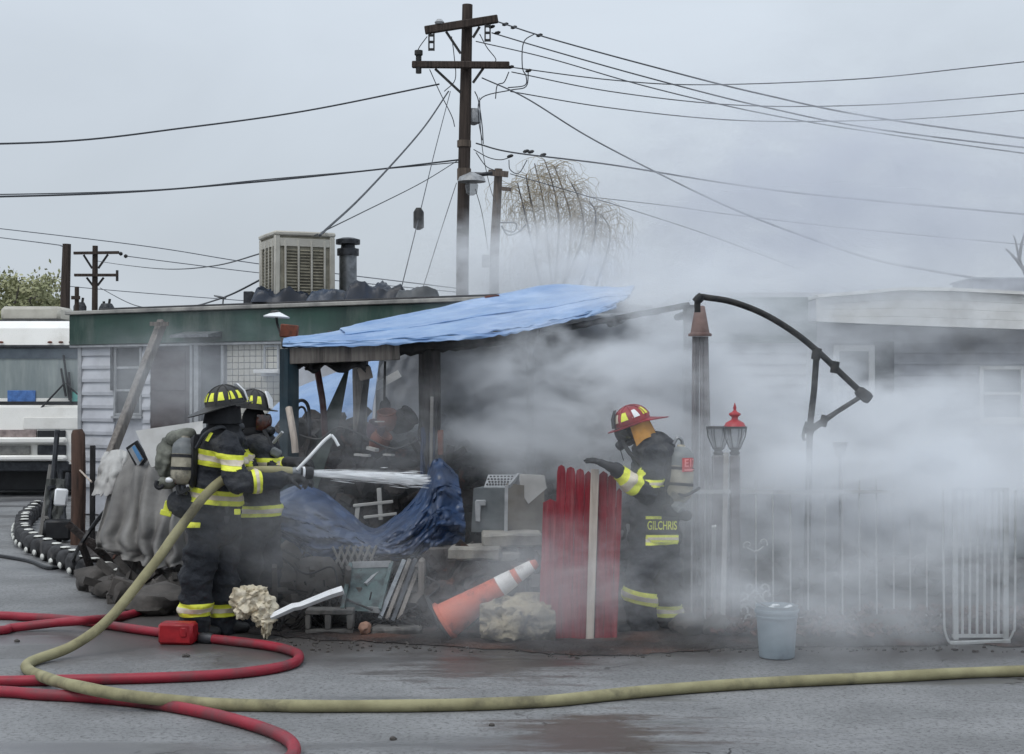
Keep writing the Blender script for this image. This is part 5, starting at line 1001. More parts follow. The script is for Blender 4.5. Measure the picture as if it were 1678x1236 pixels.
# white barred frame
wb = thing('barred_frame', 'white metal barred frame standing in the smoke beside the iron fence', 'frame', G(1605, 1056) * Vector((1, 1, 0)))
Yw = 11.8
for u in (1564, 1648): MB().beam(P(u, 800, Yw), P(u + (2 if u < 1600 else 0), 1048, Yw), px(8, Yw), .03, up=(0, -1, 0)).build('side_rail', m_whiteiron, wb)
for u in (1578, 1590, 1602, 1614, 1626, 1637): MB().tube([P(u, 804, Yw), P(u - 1, 1040, Yw)], .0105, 6).build('bar', m_whiteiron, wb)
MB().beam(P(1560, 1042, Yw), P(1652, 1042, Yw), .025, .025).build('bottom_rail', m_whiteiron, wb)
MB().beam(P(1556, 1054, Yw - .05), P(1655, 1051, Yw - .05), .04, .03, bev=.006).build('foot_bar', m_whiteiron, wb)
for a in ([(1545, 804), (1547, 1000), (1549, 1036), (1556, 1054)], [(1664, 804), (1663, 1010), (1660, 1036), (1652, 1052)]): MB().tube(cr([P(u, v, Yw - .05) for u, v in a], 6), .0095, 6).build('outer_leg', m_whiteiron, wb)
MB().beam(P(1560, 802, Yw), P(1652, 802, Yw), .025, .025).build('top_rail', m_whiteiron, wb)
# torch lamp
tl = thing('path_light', 'funnel shaped path light faint in the smoke below the window', 'lamp', P(1376, 1000, 13.4) * Vector((1, 1, 0)))
T = Matrix.Translation((X(1376, 13.4), 13.4, 0)); zz = lambda v: P(0, v, 13.4).z
MB().tube([(X(1377, 13.4), 13.4, .02), (X(1376, 13.4), 13.4, zz(748))], .014, 7).build('stem', m_dsteel, tl)
MB().lathe([(.02, zz(750)), (.04, zz(745)), (.068, zz(727)), (.072, zz(725)), (.06, zz(727)), (.02, zz(742))], T, 18).build('funnel', m_frame, tl)
# curved pipe boom and the faded cone on its stand
YBm = 12.95
bo = thing('pipe_boom', 'black curved pipe boom braced on a post against the smoke', 'boom', P(1322, 1000, YBm) * Vector((1, 1, 0)))
MB().tube(cr([P(u, v, YBm) for u, v in ((1143, 512), (1143, 495), (1147, 487), (1160, 488), (1200, 495), (1250, 514), (1300, 544), (1340, 576), (1378, 612), (1412, 644))], 6), .027, 10).build('arm', m_iron, bo)
MB().lathe([(.036, -.04), (.04, 0), (.036, .04)], Matrix.Translation(P(1145, 490, YBm)) @ Matrix.Rotation(.8, 4, 'Y'), 12).build('elbow', m_iron, bo)
MB().lathe([(.035, -.07), (.05, -.04), (.052, .04), (.04, .07)], Matrix.Translation(P(1415, 647, YBm)) @ Matrix.Rotation(2.2, 4, 'Y'), 14).build('knuckle', m_iron, bo)
MB().tube([P(1338, 582, YBm), P(1334, 640, YBm), P(1327, 700, YBm), (X(1320, YBm), YBm, 0)], [.027, .027, .028, .03], 10).build('upright', m_iron, bo)
MB().tube([P(1411, 650, YBm), P(1370, 676, YBm), P(1332, 702, YBm)], [.02, .021, .03], 8).build('brace', m_iron, bo)
for u, v, r in ((1338, 580, .038), (1326, 702, .045), (1350, 690, .03), (1368, 602, .033)): MB().lathe([(r, -.05), (r * 1.1, 0), (r, .05)], Matrix.Translation(P(u, v, YBm)) @ Matrix.Rotation(.2, 4, 'Y'), 12).build('clamp', m_iron, bo)
MB().tube(cr([P(1319, 700, YBm - .04), P(1316, 715, YBm - .04), P(1319, 722, YBm - .04)], 5), .014, 6).build('hook', m_iron, bo)
o = MB().lathe([(.105, 0), (.105, .02), (.085, .03), (.045, .26), (.035, .27), (.03, .25), (.06, .03)], Matrix.Translation(P(1147, 551, 13.6)), 24).build('traffic_cone', m_orange_old); tag(o, 'faded cone hung upright under the end of the pipe boom', 'traffic cone')
um = thing('tube_stand', 'bundle of grey tubes standing below the faded cone', 'stand', (X(1146, 13.6), 13.6, 0))
for u, b, r in ((1138, 1132, .02), (1143, 1141, .016), (1149, 1150, .018), (1155, 1158, .02), (1158, 1164, .016)): MB().tube([P(u, 552, 13.6), (X(b, 13.6), 13.6 + random.uniform(-.2, .2), .03)], r, 7).build('tube', m_postgrey, um)
# ================================================================== FIREFIGHTERS
def remesh(mb, voxel, smooth=6, fac=.5):
    bmesh.ops.recalc_face_normals(mb.bm, faces=mb.bm.faces)
    me = bpy.data.meshes.new('tmp_body'); mb.bm.to_mesh(me); mb.bm.free(); o = bpy.data.objects.new('tmp_body', me); COL.objects.link(o)
    r = o.modifiers.new('r', 'REMESH'); r.mode = 'VOXEL'; r.voxel_size = voxel
    s = o.modifiers.new('s', 'SMOOTH'); s.factor = fac; s.iterations = smooth
    dg = bpy.context.evaluated_depsgraph_get(); res = bpy.data.meshes.new_from_object(o.evaluated_get(dg)); bpy.data.objects.remove(o); bpy.data.meshes.remove(me); return res
def folds(me, amp, seed, keep=None):
    nr = [v.normal.copy() for v in me.vertices]
    for v, n in zip(me.vertices, nr):
        p = v.co; q = Vector((p.x * 7 + p.z * 5, p.y * 6, p.z * 13)) + Vector((seed, 0, 0))
        d = noise.ridged_multi_fractal(q * .55, .8, 2.0, 3, 1.0, 2.0) - .8 + .5 * noise.noise(q * .35)
        v.co = p + n * (amp * max(-1.2, min(1.2, d)) + amp * .7 * noise.noise(Vector((p.x * 5 + seed, p.y * 5, p.z * 9))))
    me.update()
def band(me, par, c, axis, half, rad, name='reflective_band', silver=True, inflate=.006, mats=(None, None), keep=None):
    c = Vector(c); axis = Vector(axis).normalized()
    def cut(h, inf):
        b = bmesh.new(); b.from_mesh(me)
        bmesh.ops.bisect_plane(b, geom=b.verts[:] + b.edges[:] + b.faces[:], plane_co=c + axis * h, plane_no=axis, clear_outer=True)
        bmesh.ops.bisect_plane(b, geom=b.verts[:] + b.edges[:] + b.faces[:], plane_co=c - axis * h, plane_no=axis, clear_inner=True)
        bad = [f for f in b.faces if (f.calc_center_median() - c).length > rad or (keep and not keep(f.calc_center_median()))]; bmesh.ops.delete(b, geom=bad, context='FACES')
        b.normal_update()
        for v in b.verts: v.co += v.normal * inf
        fs = b.faces[:]
        if fs: shell(b, fs, .004)
        m = bpy.data.meshes.new(name); b.to_mesh(m); b.free(); return m
    a = link(name, cut(half, inflate), mats[0] or m_yel, par, 60)
    if silver: link('silver_stripe', cut(half * .36, inflate + .003), mats[1] or m_silver, a, 60)
    return a
def frame_m(fwd, up, loc):
    f = Vector(fwd).normalized(); u = Vector(up); l = u.cross(f).normalized(); u = f.cross(l); m = Matrix((f, l, u)).transposed().to_4x4(); return Matrix.Translation(Vector(loc)) @ m
def helmet(par, loc, fwd, up, mat, marks, shield=True, ridge=True, s=1.0):
    T = frame_m(fwd, up, loc) @ Matrix.Scale(s, 4); A_, B_, H = .138, .118, .135
    q = MB(); q.lathe([(math.cos(a), H * math.sin(a) ** .92) for a in [k * math.pi / 2 / 9 for k in range(9)]] + [(.02, H)], T, 32, A_, B_, cap=True); h = q.build('helmet', mat, par, smooth=60)
    def ring(a, b):
        ph = a * 2 * math.pi; back = max(0, -math.cos(ph)); fr_ = max(0, math.cos(ph)); wd = .04 + .085 * back ** 1.6 + .02 * fr_ ** 3
        x = math.cos(ph) * (A_ + wd * b); y = math.sin(ph) * (B_ + wd * .8 * b); z = -.004 - b * (.012 + .045 * back ** 2) + .01 * b * b
        return T @ Vector((x * (.985 if b == 0 else 1), y, z))
    MB().grid(ring, 49, 5, .007 * s).build('brim', mat, h, smooth=70)
    if ridge:
        for az in range(0, 180, 45):
            pts = [T @ Vector((1.015 * A_ * math.cos(e) * math.cos(math.radians(az)), 1.015 * B_ * math.cos(e) * math.sin(math.radians(az)), 1.01 * H * abs(math.sin(e)) ** .92)) for e in [math.radians(8 + k * 164 / 14) for k in range(15)]]
            MB().tube(pts, .006 * s, 5).build('ridge', mat, h)
    for az, e0, e1, wdt, mm in marks:
        def g(a, b):
            e = math.radians(e0 + (e1 - e0) * b); ph = math.radians(az + (a - .5) * wdt * (1 - .35 * b)); return T @ Vector((1.035 * A_ * math.cos(e) * math.cos(ph), 1.035 * B_ * math.cos(e) * math.sin(ph), 1.02 * H * math.sin(e) ** .92))
        MB().grid(g, 5, 4, .004).build('reflective_mark', mm, h, smooth=60)
    if shield:
        q = MB(); q.prism([T @ Vector((.142 - .055 * (z_ / .15) ** 2, y, z_ * .9)) for y, z_ in ((-.045, .015), (.045, .015), (.055, .09), (.03, .15), (-.03, .15), (-.055, .09))], T.to_3x3() @ Vector((.012, 0, 0))); q.build('front_shield', m_pvc if mat is m_helm else m_black, h)
    return h
def glove(par, wrist, d, up, curl=.7, mat=None, splay=.12, thumb=1):
    d = Vector(d).normalized(); up = Vector(up); s = d.cross(up).normalized(); up = s.cross(d).normalized(); w_ = Vector(wrist); q = MB()
    q.cap(w_ - d * .05, w_ + d * .02, .045, .04)
    for k in (-1, 0, 1): q.cap(w_ + d * .02 + s * k * .022, w_ + d * .095 + s * k * .026, .026, .022)
    lens = (.075, .088, .082, .062)
    for k in range(4):
        o_ = (k - 1.5); p = w_ + d * .1 + s * o_ * .021; a = 0.0; r = .0135
        for j, f in enumerate((.42, .33, .25)):
            a += curl * (.75 if j == 0 else 1.0); dd = (d * math.cos(a) - up * math.sin(a) + s * o_ * splay * (1 - j * .3)).normalized(); n = p + dd * lens[k] * f * 1.35; q.cap(p, n, r, r * .92, 8); p = n; r *= .92
    p = w_ + d * .035 - s * .036 * thumb; a = .2
    for j, f in enumerate((.04, .035, .028)):
        dd = (d * .6 - s * thumb * (.8 - .5 * j) - up * (.25 + .35 * j * curl)).normalized(); n = p + dd * f * 1.2; q.cap(p, n, .017 - .002 * j, .016 - .002 * j, 8); p = n
    me = remesh(q, .0065, 2, .4); return link('glove', me, mat or m_glove, par, 60)
def boot(par, ankle, d, mat=None):
    a = Vector(ankle); d = Vector(d); d.z = 0; d.normalize(); q = MB()
    q.cap(a + Vector((0, 0, .12)), Vector((a.x, a.y, .07)), .075, .065); q.cap(Vector((a.x, a.y, .055)) - d * .05, Vector((a.x, a.y, .055)) + d * .1, .055, .055); q.cap(Vector((a.x, a.y, .05)) + d * .1, Vector((a.x, a.y, .045)) + d * .17, .052, .045)
    me = remesh(q, .012, 4)
    for v in me.vertices: v.co.z = max(v.co.z, .006)
    b = link('boot', me, mat or m_boot, par, 60)
    return b
def tank(par, p0, p1, r, body, cap_, badge=None):
    p0, p1 = Vector(p0), Vector(p1); ax_ = (p1 - p0).normalized(); L_ = (p1 - p0).length; T = Matrix.Translation(p0) @ ax_.to_track_quat('Z', 'Y').to_matrix().to_4x4()
    t = MB().lathe([(.03, -r * .8), (r * .6, -r * .7), (r * .92, -r * .3), (r, 0), (r, L_), (r * .94, L_ + r * .3), (r * .65, L_ + r * .65), (.035, L_ + r * .85), (.03, L_ + r * 1.0)], T, 28).build('air_cylinder', body, par, smooth=50)
    MB().lathe([(r * 1.012, L_ * .78), (r * 1.012, L_ * .99), (r * .955, L_ + r * .3), (r * .665, L_ + r * .65), (.036, L_ + r * .86), (.02, L_ + r * .9)], T, 28).build('cylinder_shoulder', cap_, t, smooth=60)
    for f in (.22, .7): MB().lathe([(r * 1.03, L_ * f - .012), (r * 1.03, L_ * f + .012)], T, 28, cap=False).build('strap', m_strap, t)
    MB().lathe([(.025, -r * .8), (.03, -r * .9), (.03, -r * 1.25), (.045, -r * 1.3), (.045, -r * 1.6), (.02, -r * 1.62)], T, 14).build('valve', m_dsteel, t)
    return t, T, L_
def mask(par, loc, fwd, up, lens):
    T = frame_m(fwd, up, loc)
    def g(a, b):
        ph = math.radians(-75 + 150 * a); e = math.radians(-38 + 70 * b); return T @ Vector((.118 * math.cos(e) * math.cos(ph), .098 * math.cos(e) * math.sin(ph), .12 * math.sin(e)))
    k = MB().grid(g, 18, 12, .006).build('face_mask', lens, par, smooth=70)
    def g2(a, b):
        ph = math.radians(-90 + 180 * a); e = math.radians(-62 + 26 * b); return T @ Vector((.122 * math.cos(e) * math.cos(ph), .1 * math.cos(e) * math.sin(ph), .125 * math.sin(e)))
    MB().grid(g2, 16, 5, .008).build('mask_skirt', m_black, k, smooth=70)
    R_ = T @ Matrix.Translation((.1, 0, -.065)) @ Matrix.Rotation(math.radians(100), 4, 'Y')
    MB().lathe([(.036, -.01), (.04, .01), (.038, .04), (.025, .052)], R_, 18).build('regulator', m_dsteel, k)
    return k
def text_mesh(txt, size, M4, mat, par, name='lettering', ext=.0015, sx=1.0):
    cu = bpy.data.curves.new('t', 'FONT'); cu.body = txt; cu.size = size; cu.extrude = ext; cu.align_x = 'CENTER'; cu.align_y = 'CENTER'; cu.offset = size * .012
    ob = bpy.data.objects.new('t', cu); COL.objects.link(ob); me = bpy.data.meshes.new_from_object(ob.evaluated_get(bpy.context.evaluated_depsgraph_get())); bpy.data.objects.remove(ob)
    me.transform(M4 @ Matrix.Diagonal((sx, 1, 1, 1))); return link(name, me, mat, par, None)
YLW = [(az, 14, 40, 20, m_yel) for az in (-150, -118, -86, -54, 54, 86, 118, 150, 180)]

# ---- left firefighter on the nozzle, back half turned
def V(u, v, Y): return P(u, v, Y)
f1 = thing('person', 'firefighter in black gear and black helmet aiming the hose nozzle', 'person', Vector((X(345, 12.15), 12.15, 0)))
q = MB()
q.ell(V(362, 748, 12.13), (.19, .22, .25)); q.cap(V(364, 728, 12.13), V(352, 830, 12.15), .185, .20, 18); q.cap(V(352, 815, 12.15), V(350, 850, 12.15), .205, .225, 18)
q.ell(V(366, 722, 12.13), (.17, .26, .09)); q.cap(V(366, 712, 12.1), V(366, 690, 12.08), .085, .08)
q.cap(V(372, 728, 11.92), V(390, 793, 11.80), .098, .082); q.cap(V(390, 793, 11.80), V(462, 786, 11.92), .08, .052)
q.cap(V(378, 728, 12.36), V(418, 785, 12.36), .098, .08); q.cap(V(418, 785, 12.36), V(458, 775, 12.15), .078, .052)
q.cap(V(338, 858, 12.03), V(322, 950, 11.98), .135, .12); q.cap(V(322, 950, 11.98), V(319, 1022, 12.02), .12, .125)
q.cap(V(366, 858, 12.28), V(366, 950, 12.22), .135, .12); q.cap(V(366, 950, 12.22), V(364, 1020, 12.24), .12, .125)
b1 = remesh(q, .014, 8); folds(b1, .024, 1); body = link('body', b1.copy(), m_suit, f1, 70)
ta = V(364, 728, 12.13) - V(352, 830, 12.15)
band(b1, f1, V(364, 750, 12.1), ta, .062, .40, keep=lambda c: c.x < X(404, 12))
band(b1, f1, V(356, 812, 12.12), ta, .058, .33, keep=lambda c: c.x < X(402, 12.1))
band(b1, f1, V(420, 790, 11.84), V(462, 786, 11.92) - V(390, 793, 11.80), .035, .13)
band(b1, f1, V(320, 998, 12.0), (0, 0, 1), .05, .17); band(b1, f1, V(364, 998, 12.24), (0, 0, 1), .05, .17)
band(b1, f1, V(350, 857, 12.1), (0, 0, 1), .02, .27, silver=False, keep=lambda c: c.x < X(333, 12))
link('hood', remesh(MB().ell(V(366, 678, 12.1), (.118, .105, .13)).ell(V(366, 700, 12.1), (.13, .13, .085)).ell(V(364, 712, 12.1), (.15, .17, .06)), .012, 6), m_dhood, f1, 70)
helmet(f1, V(369, 664, 12.08), (.80, .50, .12), (-.06, .0, 1), m_helm, YLW, s=1.18)
def neck(a, b):
    ph = math.radians(110 + 230 * a); r = .128 + .02 * b + .008 * math.sin(a * 30) * b; return V(366, 666 + 28 * b, 12.1) + Vector((math.cos(ph + .5) * r, math.sin(ph + .5) * r, 0))
MB().grid(neck, 24, 8, .006).build('neck_flap', m_dhood, f1, smooth=70)
mask(f1, V(372, 684, 12.12), (.75, .6, -.1), (0, 0, 1), m_visor)
t1, T1, L1 = tank(f1, V(300, 778, 12.0), V(303, 735, 12.02), .098, m_tank, m_tankg)
pk = MB(); pk.ell(V(276, 752, 12.14), (.075, .1, .17)).ell(V(297, 716, 12.12), (.12, .1, .06), (0, -.2, 0)).cap(V(285, 788, 12.05), V(266, 792, 12.02), .035, .028).blob(V(276, 752, 12.12), (.09, .1, .15), 3, .35, 2.5); pm = remesh(pk, .012, 3); folds(pm, .02, 3); link('pack_frame', pm, M('scba_olive', (120, 122, 112), (84, 86, 80), sc_=8, rough=.7, bump=.3, c3=(60, 62, 58), sc3=6), f1, 60)
MB().box(V(322, 755, 12.08), (.06, .3, .42), (0, .05, 0), .03).build('backplate', m_strap, f1)
for pts in ([(268, 795), (262, 800), (256, 796), (258, 788)], [(290, 795), (296, 808), (310, 800)]): MB().tube(cr([V(u, v, 11.95) for u, v in pts], 5), .018, 6).build('pack_hose', m_strap, f1)
MB().blob(V(277, 787, 11.93), (.03, .02, .02), 2, sub=2).build('gauge', m_pvc, f1)
MB().tube(cr([V(322, 735, 11.9), V(336, 712, 11.88), V(360, 700, 11.92), V(372, 705, 12.0)], 6), .016, 6).build('shoulder_strap', m_dsteel, f1)
MB().grid(lambda a, b: V(336 + 5 * a + 8 * b, 722 - 14 * b + 2 * a, 11.885), 4, 6, .006).build('strap_mark', m_yel, f1)
for u, v, w_, h_ in ((372, 836, .03, .05), (389, 839, .05, .045), (372, 852, .04, .06)): MB().box(V(u, v, 11.90), (w_, .02, h_), (0, 0, .2), .005).build('clip', m_dsteel if u != 389 else m_yel, f1)
MB().ell(V(304, 826, 12.1), (.15, .12, .12), (0, .2, 0)).build('hip_pack', m_suit, f1)
MB().box(V(274, 830, 12.08), (.05, .02, .09), (0, .25, 0), .005).build('reflective_tag', m_yel, f1); MB().box(V(272, 841, 12.05), (.09, .02, .045), (0, .25, 0), .005).build('reflective_tag', m_yel, f1)
glove(f1, V(470, 784, 11.93), (1, .0, .05), (0, -.25, 1), .75, thumb=-1); glove(f1, V(458, 774, 12.14), (1, -.2, .0), (0, .4, 1), .75)
boot(f1, V(318, 1030, 12.02) * Vector((1, 1, 0)) + Vector((0, 0, .1)), (1, .35, 0)); boot(f1, V(366, 1030, 12.24) * Vector((1, 1, 0)) + Vector((0, 0, .1)), (1, .3, 0))

# ---- second firefighter behind
f2 = thing('person', 'second firefighter half hidden behind the one on the nozzle, mask facing right', 'person', Vector((X(420, 12.7), 12.7, 0)))
q = MB()
q.ell(V(424, 752, 12.68), (.18, .2, .25)); q.cap(V(424, 735, 12.68), V(420, 830, 12.7), .175, .2, 18); q.cap(V(420, 820, 12.7), V(418, 848, 12.7), .2, .215, 18); q.ell(V(424, 728, 12.68), (.16, .25, .085)); q.cap(V(421, 722, 12.66), V(419, 700, 12.64), .08, .08)
q.cap(V(430, 735, 12.48), V(446, 785, 12.34), .092, .078); q.cap(V(446, 785, 12.34), V(474, 760, 12.16), .075, .05)
q.cap(V(428, 735, 12.9), V(440, 790, 12.9), .092, .078); q.cap(V(440, 790, 12.9), V(480, 780, 12.7), .075, .05)
q.cap(V(408, 855, 12.58), V(404, 945, 12.55), .13, .115); q.cap(V(404, 945, 12.55), V(402, 1016, 12.6), .115, .12); q.cap(V(432, 855, 12.82), V(440, 945, 12.76), .13, .115); q.cap(V(440, 945, 12.76), V(441, 1012, 12.8), .115, .12)
b2 = remesh(q, .015, 8); folds(b2, .024, 5); link('body', b2.copy(), m_suit, f2, 70)
band(b2, f2, V(422, 758, 12.6), (0.05, 0, 1), .05, .33); band(b2, f2, V(420, 837, 12.6), (0, 0, 1), .045, .3)
band(b2, f2, V(466, 764, 12.2), V(474, 760, 12.16) - V(446, 785, 12.34), .04, .1)
MB().ell(V(416, 690, 12.62), (.1, .09, .13)).ell(V(418, 708, 12.64), (.115, .12, .08)).build('hood', m_dhood, f2)
helmet(f2, V(413, 668, 12.62), (.95, -.1, -.12), (.08, 0, 1), m_helm, YLW, s=1.1)
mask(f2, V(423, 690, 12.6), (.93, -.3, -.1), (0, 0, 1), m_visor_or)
MB().tube(cr([V(432, 705, 12.55), V(440, 722, 12.46), V(446, 745, 12.42), V(436, 765, 12.45)], 6), .02, 7).build('air_hose', m_strap, f2)
tank(f2, V(384, 775, 12.75), V(388, 735, 12.75), .085, m_tank, m_tankg)
MB().box(V(452, 742, 12.35), (.09, .05, .07), (0, .5, 0), .015).build('gauge', m_tankg, f2)
MB().tube([V(448, 726, 12.3), V(463, 708, 12.25)], .014, 6).build('flashlight', m_frame, f2)
glove(f2, V(480, 757, 12.14), (1, -.1, .05), (0, -.5, 1), .7, thumb=-1); glove(f2, V(482, 781, 12.68), (1, -.3, 0), (0, .3, 1), .6)
boot(f2, V(402, 1030, 12.6) * Vector((1, 1, 0)) + Vector((0, 0, .1)), (1, 0, 0)); boot(f2, V(441, 1025, 12.8) * Vector((1, 1, 0)) + Vector((0, 0, .1)), (1, .1, 0))

# ---- right firefighter holding the red fence
f3 = thing('person', 'firefighter in red helmet steadying the red fence section', 'person', Vector((X(1070, 12.3), 12.3, 0)))
q = MB()
q.ell(V(1074, 768, 12.3), (.19, .21, .24)); q.cap(V(1074, 748, 12.3), V(1074, 850, 12.32), .18, .19, 18); q.cap(V(1074, 840, 12.32), V(1074, 880, 12.32), .195, .215, 18); q.ell(V(1072, 740, 12.3), (.16, .25, .10)); q.ell(V(1077, 730, 12.3), (.13, .17, .11)); q.cap(V(1064, 732, 12.3), V(1052, 712, 12.28), .09, .08)
q.cap(V(1072, 748, 12.06), V(1060, 808, 11.98), .095, .085); q.cap(V(1060, 808, 11.98), V(1010, 772, 11.86), .082, .055)
q.cap(V(1058, 748, 12.52), V(1040, 815, 12.5), .095, .08); q.cap(V(1040, 815, 12.5), V(1022, 850, 12.3), .078, .055)
q.cap(V(1064, 880, 12.2), V(1046, 962, 12.12), .135, .118); q.cap(V(1046, 962, 12.12), V(1052, 1030, 12.22), .115, .12); q.cap(V(1084, 880, 12.44), V(1092, 962, 12.4), .135, .118); q.cap(V(1092, 962, 12.4), V(1098, 1028, 12.46), .115, .12)
b3 = remesh(q, .014, 8); folds(b3, .024, 9); link('body', b3.copy(), m_suit, f3, 70)
band(b3, f3, V(1030, 787, 11.9), V(1010, 772, 11.86) - V(1060, 808, 11.98), .095, .15)
band(b3, f3, V(1050, 978, 12.14), (.25, 0, 1), .05, .17); band(b3, f3, V(1094, 1000, 12.42), (0, 0, 1), .045, .17)
band(b3, f3, V(1074, 790, 12.2), (0, 0, 1), .03, .3, keep=lambda c: X(1050, 12) < c.x < X(1088, 12.1) and c.y < 12.25)
band(b3, f3, V(1074, 884, 12.2), (0, 0, 1), .035, .32, keep=lambda c: X(1060, 12) < c.x < X(1112, 12.1) and c.y < 12.3)
MB().ell(V(1042, 700, 12.28), (.11, .09, .125), (0, -.5, 0)).build('hood', m_dhood, f3)
RM = [(az, 16, 44, 26, mm) for az, mm in ((-20, m_silver), (22, m_silver), (60, m_yel), (100, m_pvc), (140, m_yel), (-60, m_yel), (-100, m_pvc))]
hf = Vector((-.90, -.10, -.34))
helmet(f3, V(1037, 694, 12.28), hf, (-.3, 0, 1), m_rhelm, RM, s=1.1)
def flap3(a, b):
    ph = math.radians(70 + 220 * a); T = frame_m(hf, (-.3, 0, 1), V(1037, 696, 12.28)); r = .12 + .02 * b + .008 * math.sin(a * 40) * b
    return T @ Vector((math.cos(ph) * r * 1.1, math.sin(ph) * r, -.005 - .16 * b * (1 - .2 * math.sin(a * 9))))
MB().grid(flap3, 40, 10, .006).build('neck_flap', m_hood, f3, smooth=70)
mask(f3, V(1030, 706, 12.27), (-.85, -.12, -.5), (-.4, 0, 1), m_visor)
MB().tube(cr([V(1020, 722, 12.22), V(1030, 740, 12.12), V(1048, 760, 12.08), V(1062, 790, 12.06)], 6), .018, 7).build('air_hose', m_strap, f3)
MB().tube([V(1012, 718, 12.2), V(1016, 735, 12.2), V(1022, 755, 12.2)], .004, 5).build('mask_strap', m_strap, f3)
t3, T3, L3 = tank(f3, V(1112, 806, 12.16), V(1115, 752, 12.18), .112, m_tank, m_tankg)
bm_ = MB(); n = 10
def bd(a, b):
    ang = math.radians(-82 + 74 * a); r = .117; return T3 @ Vector((0, 0, 0)) + Vector((r * math.cos(ang), r * math.sin(ang), 0)) + Vector((0, 0, L3 * .62 + .11 * b)) if True else None
bo_ = MB().grid(bd, 12, 6, .004).build('badge', m_badge, t3, smooth=70)
# red unit badge wrapped on the cylinder: print and rule
ctr3 = T3 @ Vector((0, 0, 0))
def on_tank(me, z0, ang0, r):
    for v in me.vertices:
        x, y, z_ = v.co; ang = math.radians(ang0) + x / r; v.co = Vector((ctr3.x + (r + z_) * math.cos(ang), ctr3.y + (r + z_) * math.sin(ang), ctr3.z + z0 + y))
cu = bpy.data.curves.new('t', 'FONT'); cu.body = 'E17'; cu.size = .085; cu.extrude = .001; cu.align_x = 'CENTER'; cu.align_y = 'CENTER'; cu.offset = .0015; cu.resolution_u = 4
ob = bpy.data.objects.new('t', cu); COL.objects.link(ob); me = bpy.data.meshes.new_from_object(ob.evaluated_get(bpy.context.evaluated_depsgraph_get())); bpy.data.objects.remove(ob)
on_tank(me, L3 * .62 + .068, -45, .1215); link('lettering', me, m_badgetxt, bo_, None)
me = bpy.data.meshes.new('r'); bb = bmesh.new(); bmesh.ops.create_grid(bb, x_segments=10, y_segments=1, size=.5); bmesh.ops.scale(bb, vec=(.125, .012, 1), verts=bb.verts); bb.to_mesh(me); bb.free(); on_tank(me, L3 * .62 + .016, -45, .1235); link('underline', me, m_badgetxt, bo_, None)
MB().box(V(1096, 790, 12.22), (.08, .26, .46), (0, -.05, 0), .03).build('backplate', m_strap, f3)
MB().tube(cr([V(1104, 728, 12.2), V(1110, 718, 12.2), V(1117, 722, 12.2), V(1118, 735, 12.2)], 6), .014, 6).build('cylinder_hose', m_steel, f3)
MB().tube(cr([V(1098, 800, 12.1), V(1120, 812, 12.05), V(1138, 805, 12.1), V(1146, 800, 12.2)], 6), .012, 6).build('pack_hose', m_strap, f3)
MB().blob(V(1110, 832, 12.12), (.07, .06, .05), 7, .4).build('pack_valve', m_tankg, f3); MB().cap(V(1095, 835, 12.12), V(1125, 845, 12.14), .05, .045).build('pack_base', m_strap, f3)
MB().grid(lambda a, b: V(1073 + 5 * a + 6 * b, 742 + 15 * b - 2 * a, 12.035 - .01 * b), 4, 7, .006).build('strap_mark', m_yel, f3)
MB().box(V(1066, 781, 12.05), (.045, .03, .06), bev=.008).build('radio', m_silver, f3)
# name panel hanging from the coat tail, with its lettering
PN = Matrix.Translation(V(1085, 862, 12.045)) @ Matrix.Rotation(math.radians(90), 4, 'X') @ Matrix.Rotation(math.radians(0), 4, 'Y')
np_ = MB().box(V(1085, 861, 12.062), (.265, .014, .125), bev=.004).build('name_panel', m_suit, f3)
text_mesh('GILCHRIS', .075, Matrix.Translation(V(1085, 862, 12.05)) @ Matrix.Rotation(math.radians(90), 4, 'X') @ Matrix.Diagonal((.74, 1.28, 1, 1)), m_yel, np_, 'lettering')
MB().grid(lambda a, b: V(1058 + 26 * a, 846 + 5 * b, 12.05), 4, 3, .004).build('panel_stripe', m_yel, np_)
MB().prism([V(1058, 877, 12.045), V(1112, 877, 12.045), V(1112, 889, 12.045), V(1068, 889, 12.045)], (0, .006, 0)).build('panel_stripe', m_yel, np_, smooth=None)
MB().prism([V(1061, 881, 12.04), V(1112, 881, 12.04), V(1112, 885, 12.04), V(1064, 885, 12.04)], (0, .006, 0)).build('panel_stripe', m_silver, np_, smooth=None)
glove(f3, V(1002, 766, 11.85), (-.95, .1, .42), (.3, -.3, 1), .18, splay=.22, thumb=-1); glove(f3, V(1020, 853, 12.28), (-.6, -.5, -.6), (0, -.5, .4), .7)
boot(f3, V(1054, 1030, 12.22) * Vector((1, 1, 0)) + Vector((0, 0, .1)), (-1, -.1, 0)); boot(f3, V(1098, 1030, 12.46) * Vector((1, 1, 0)) + Vector((0, 0, .1)), (-1, -.1, 0))

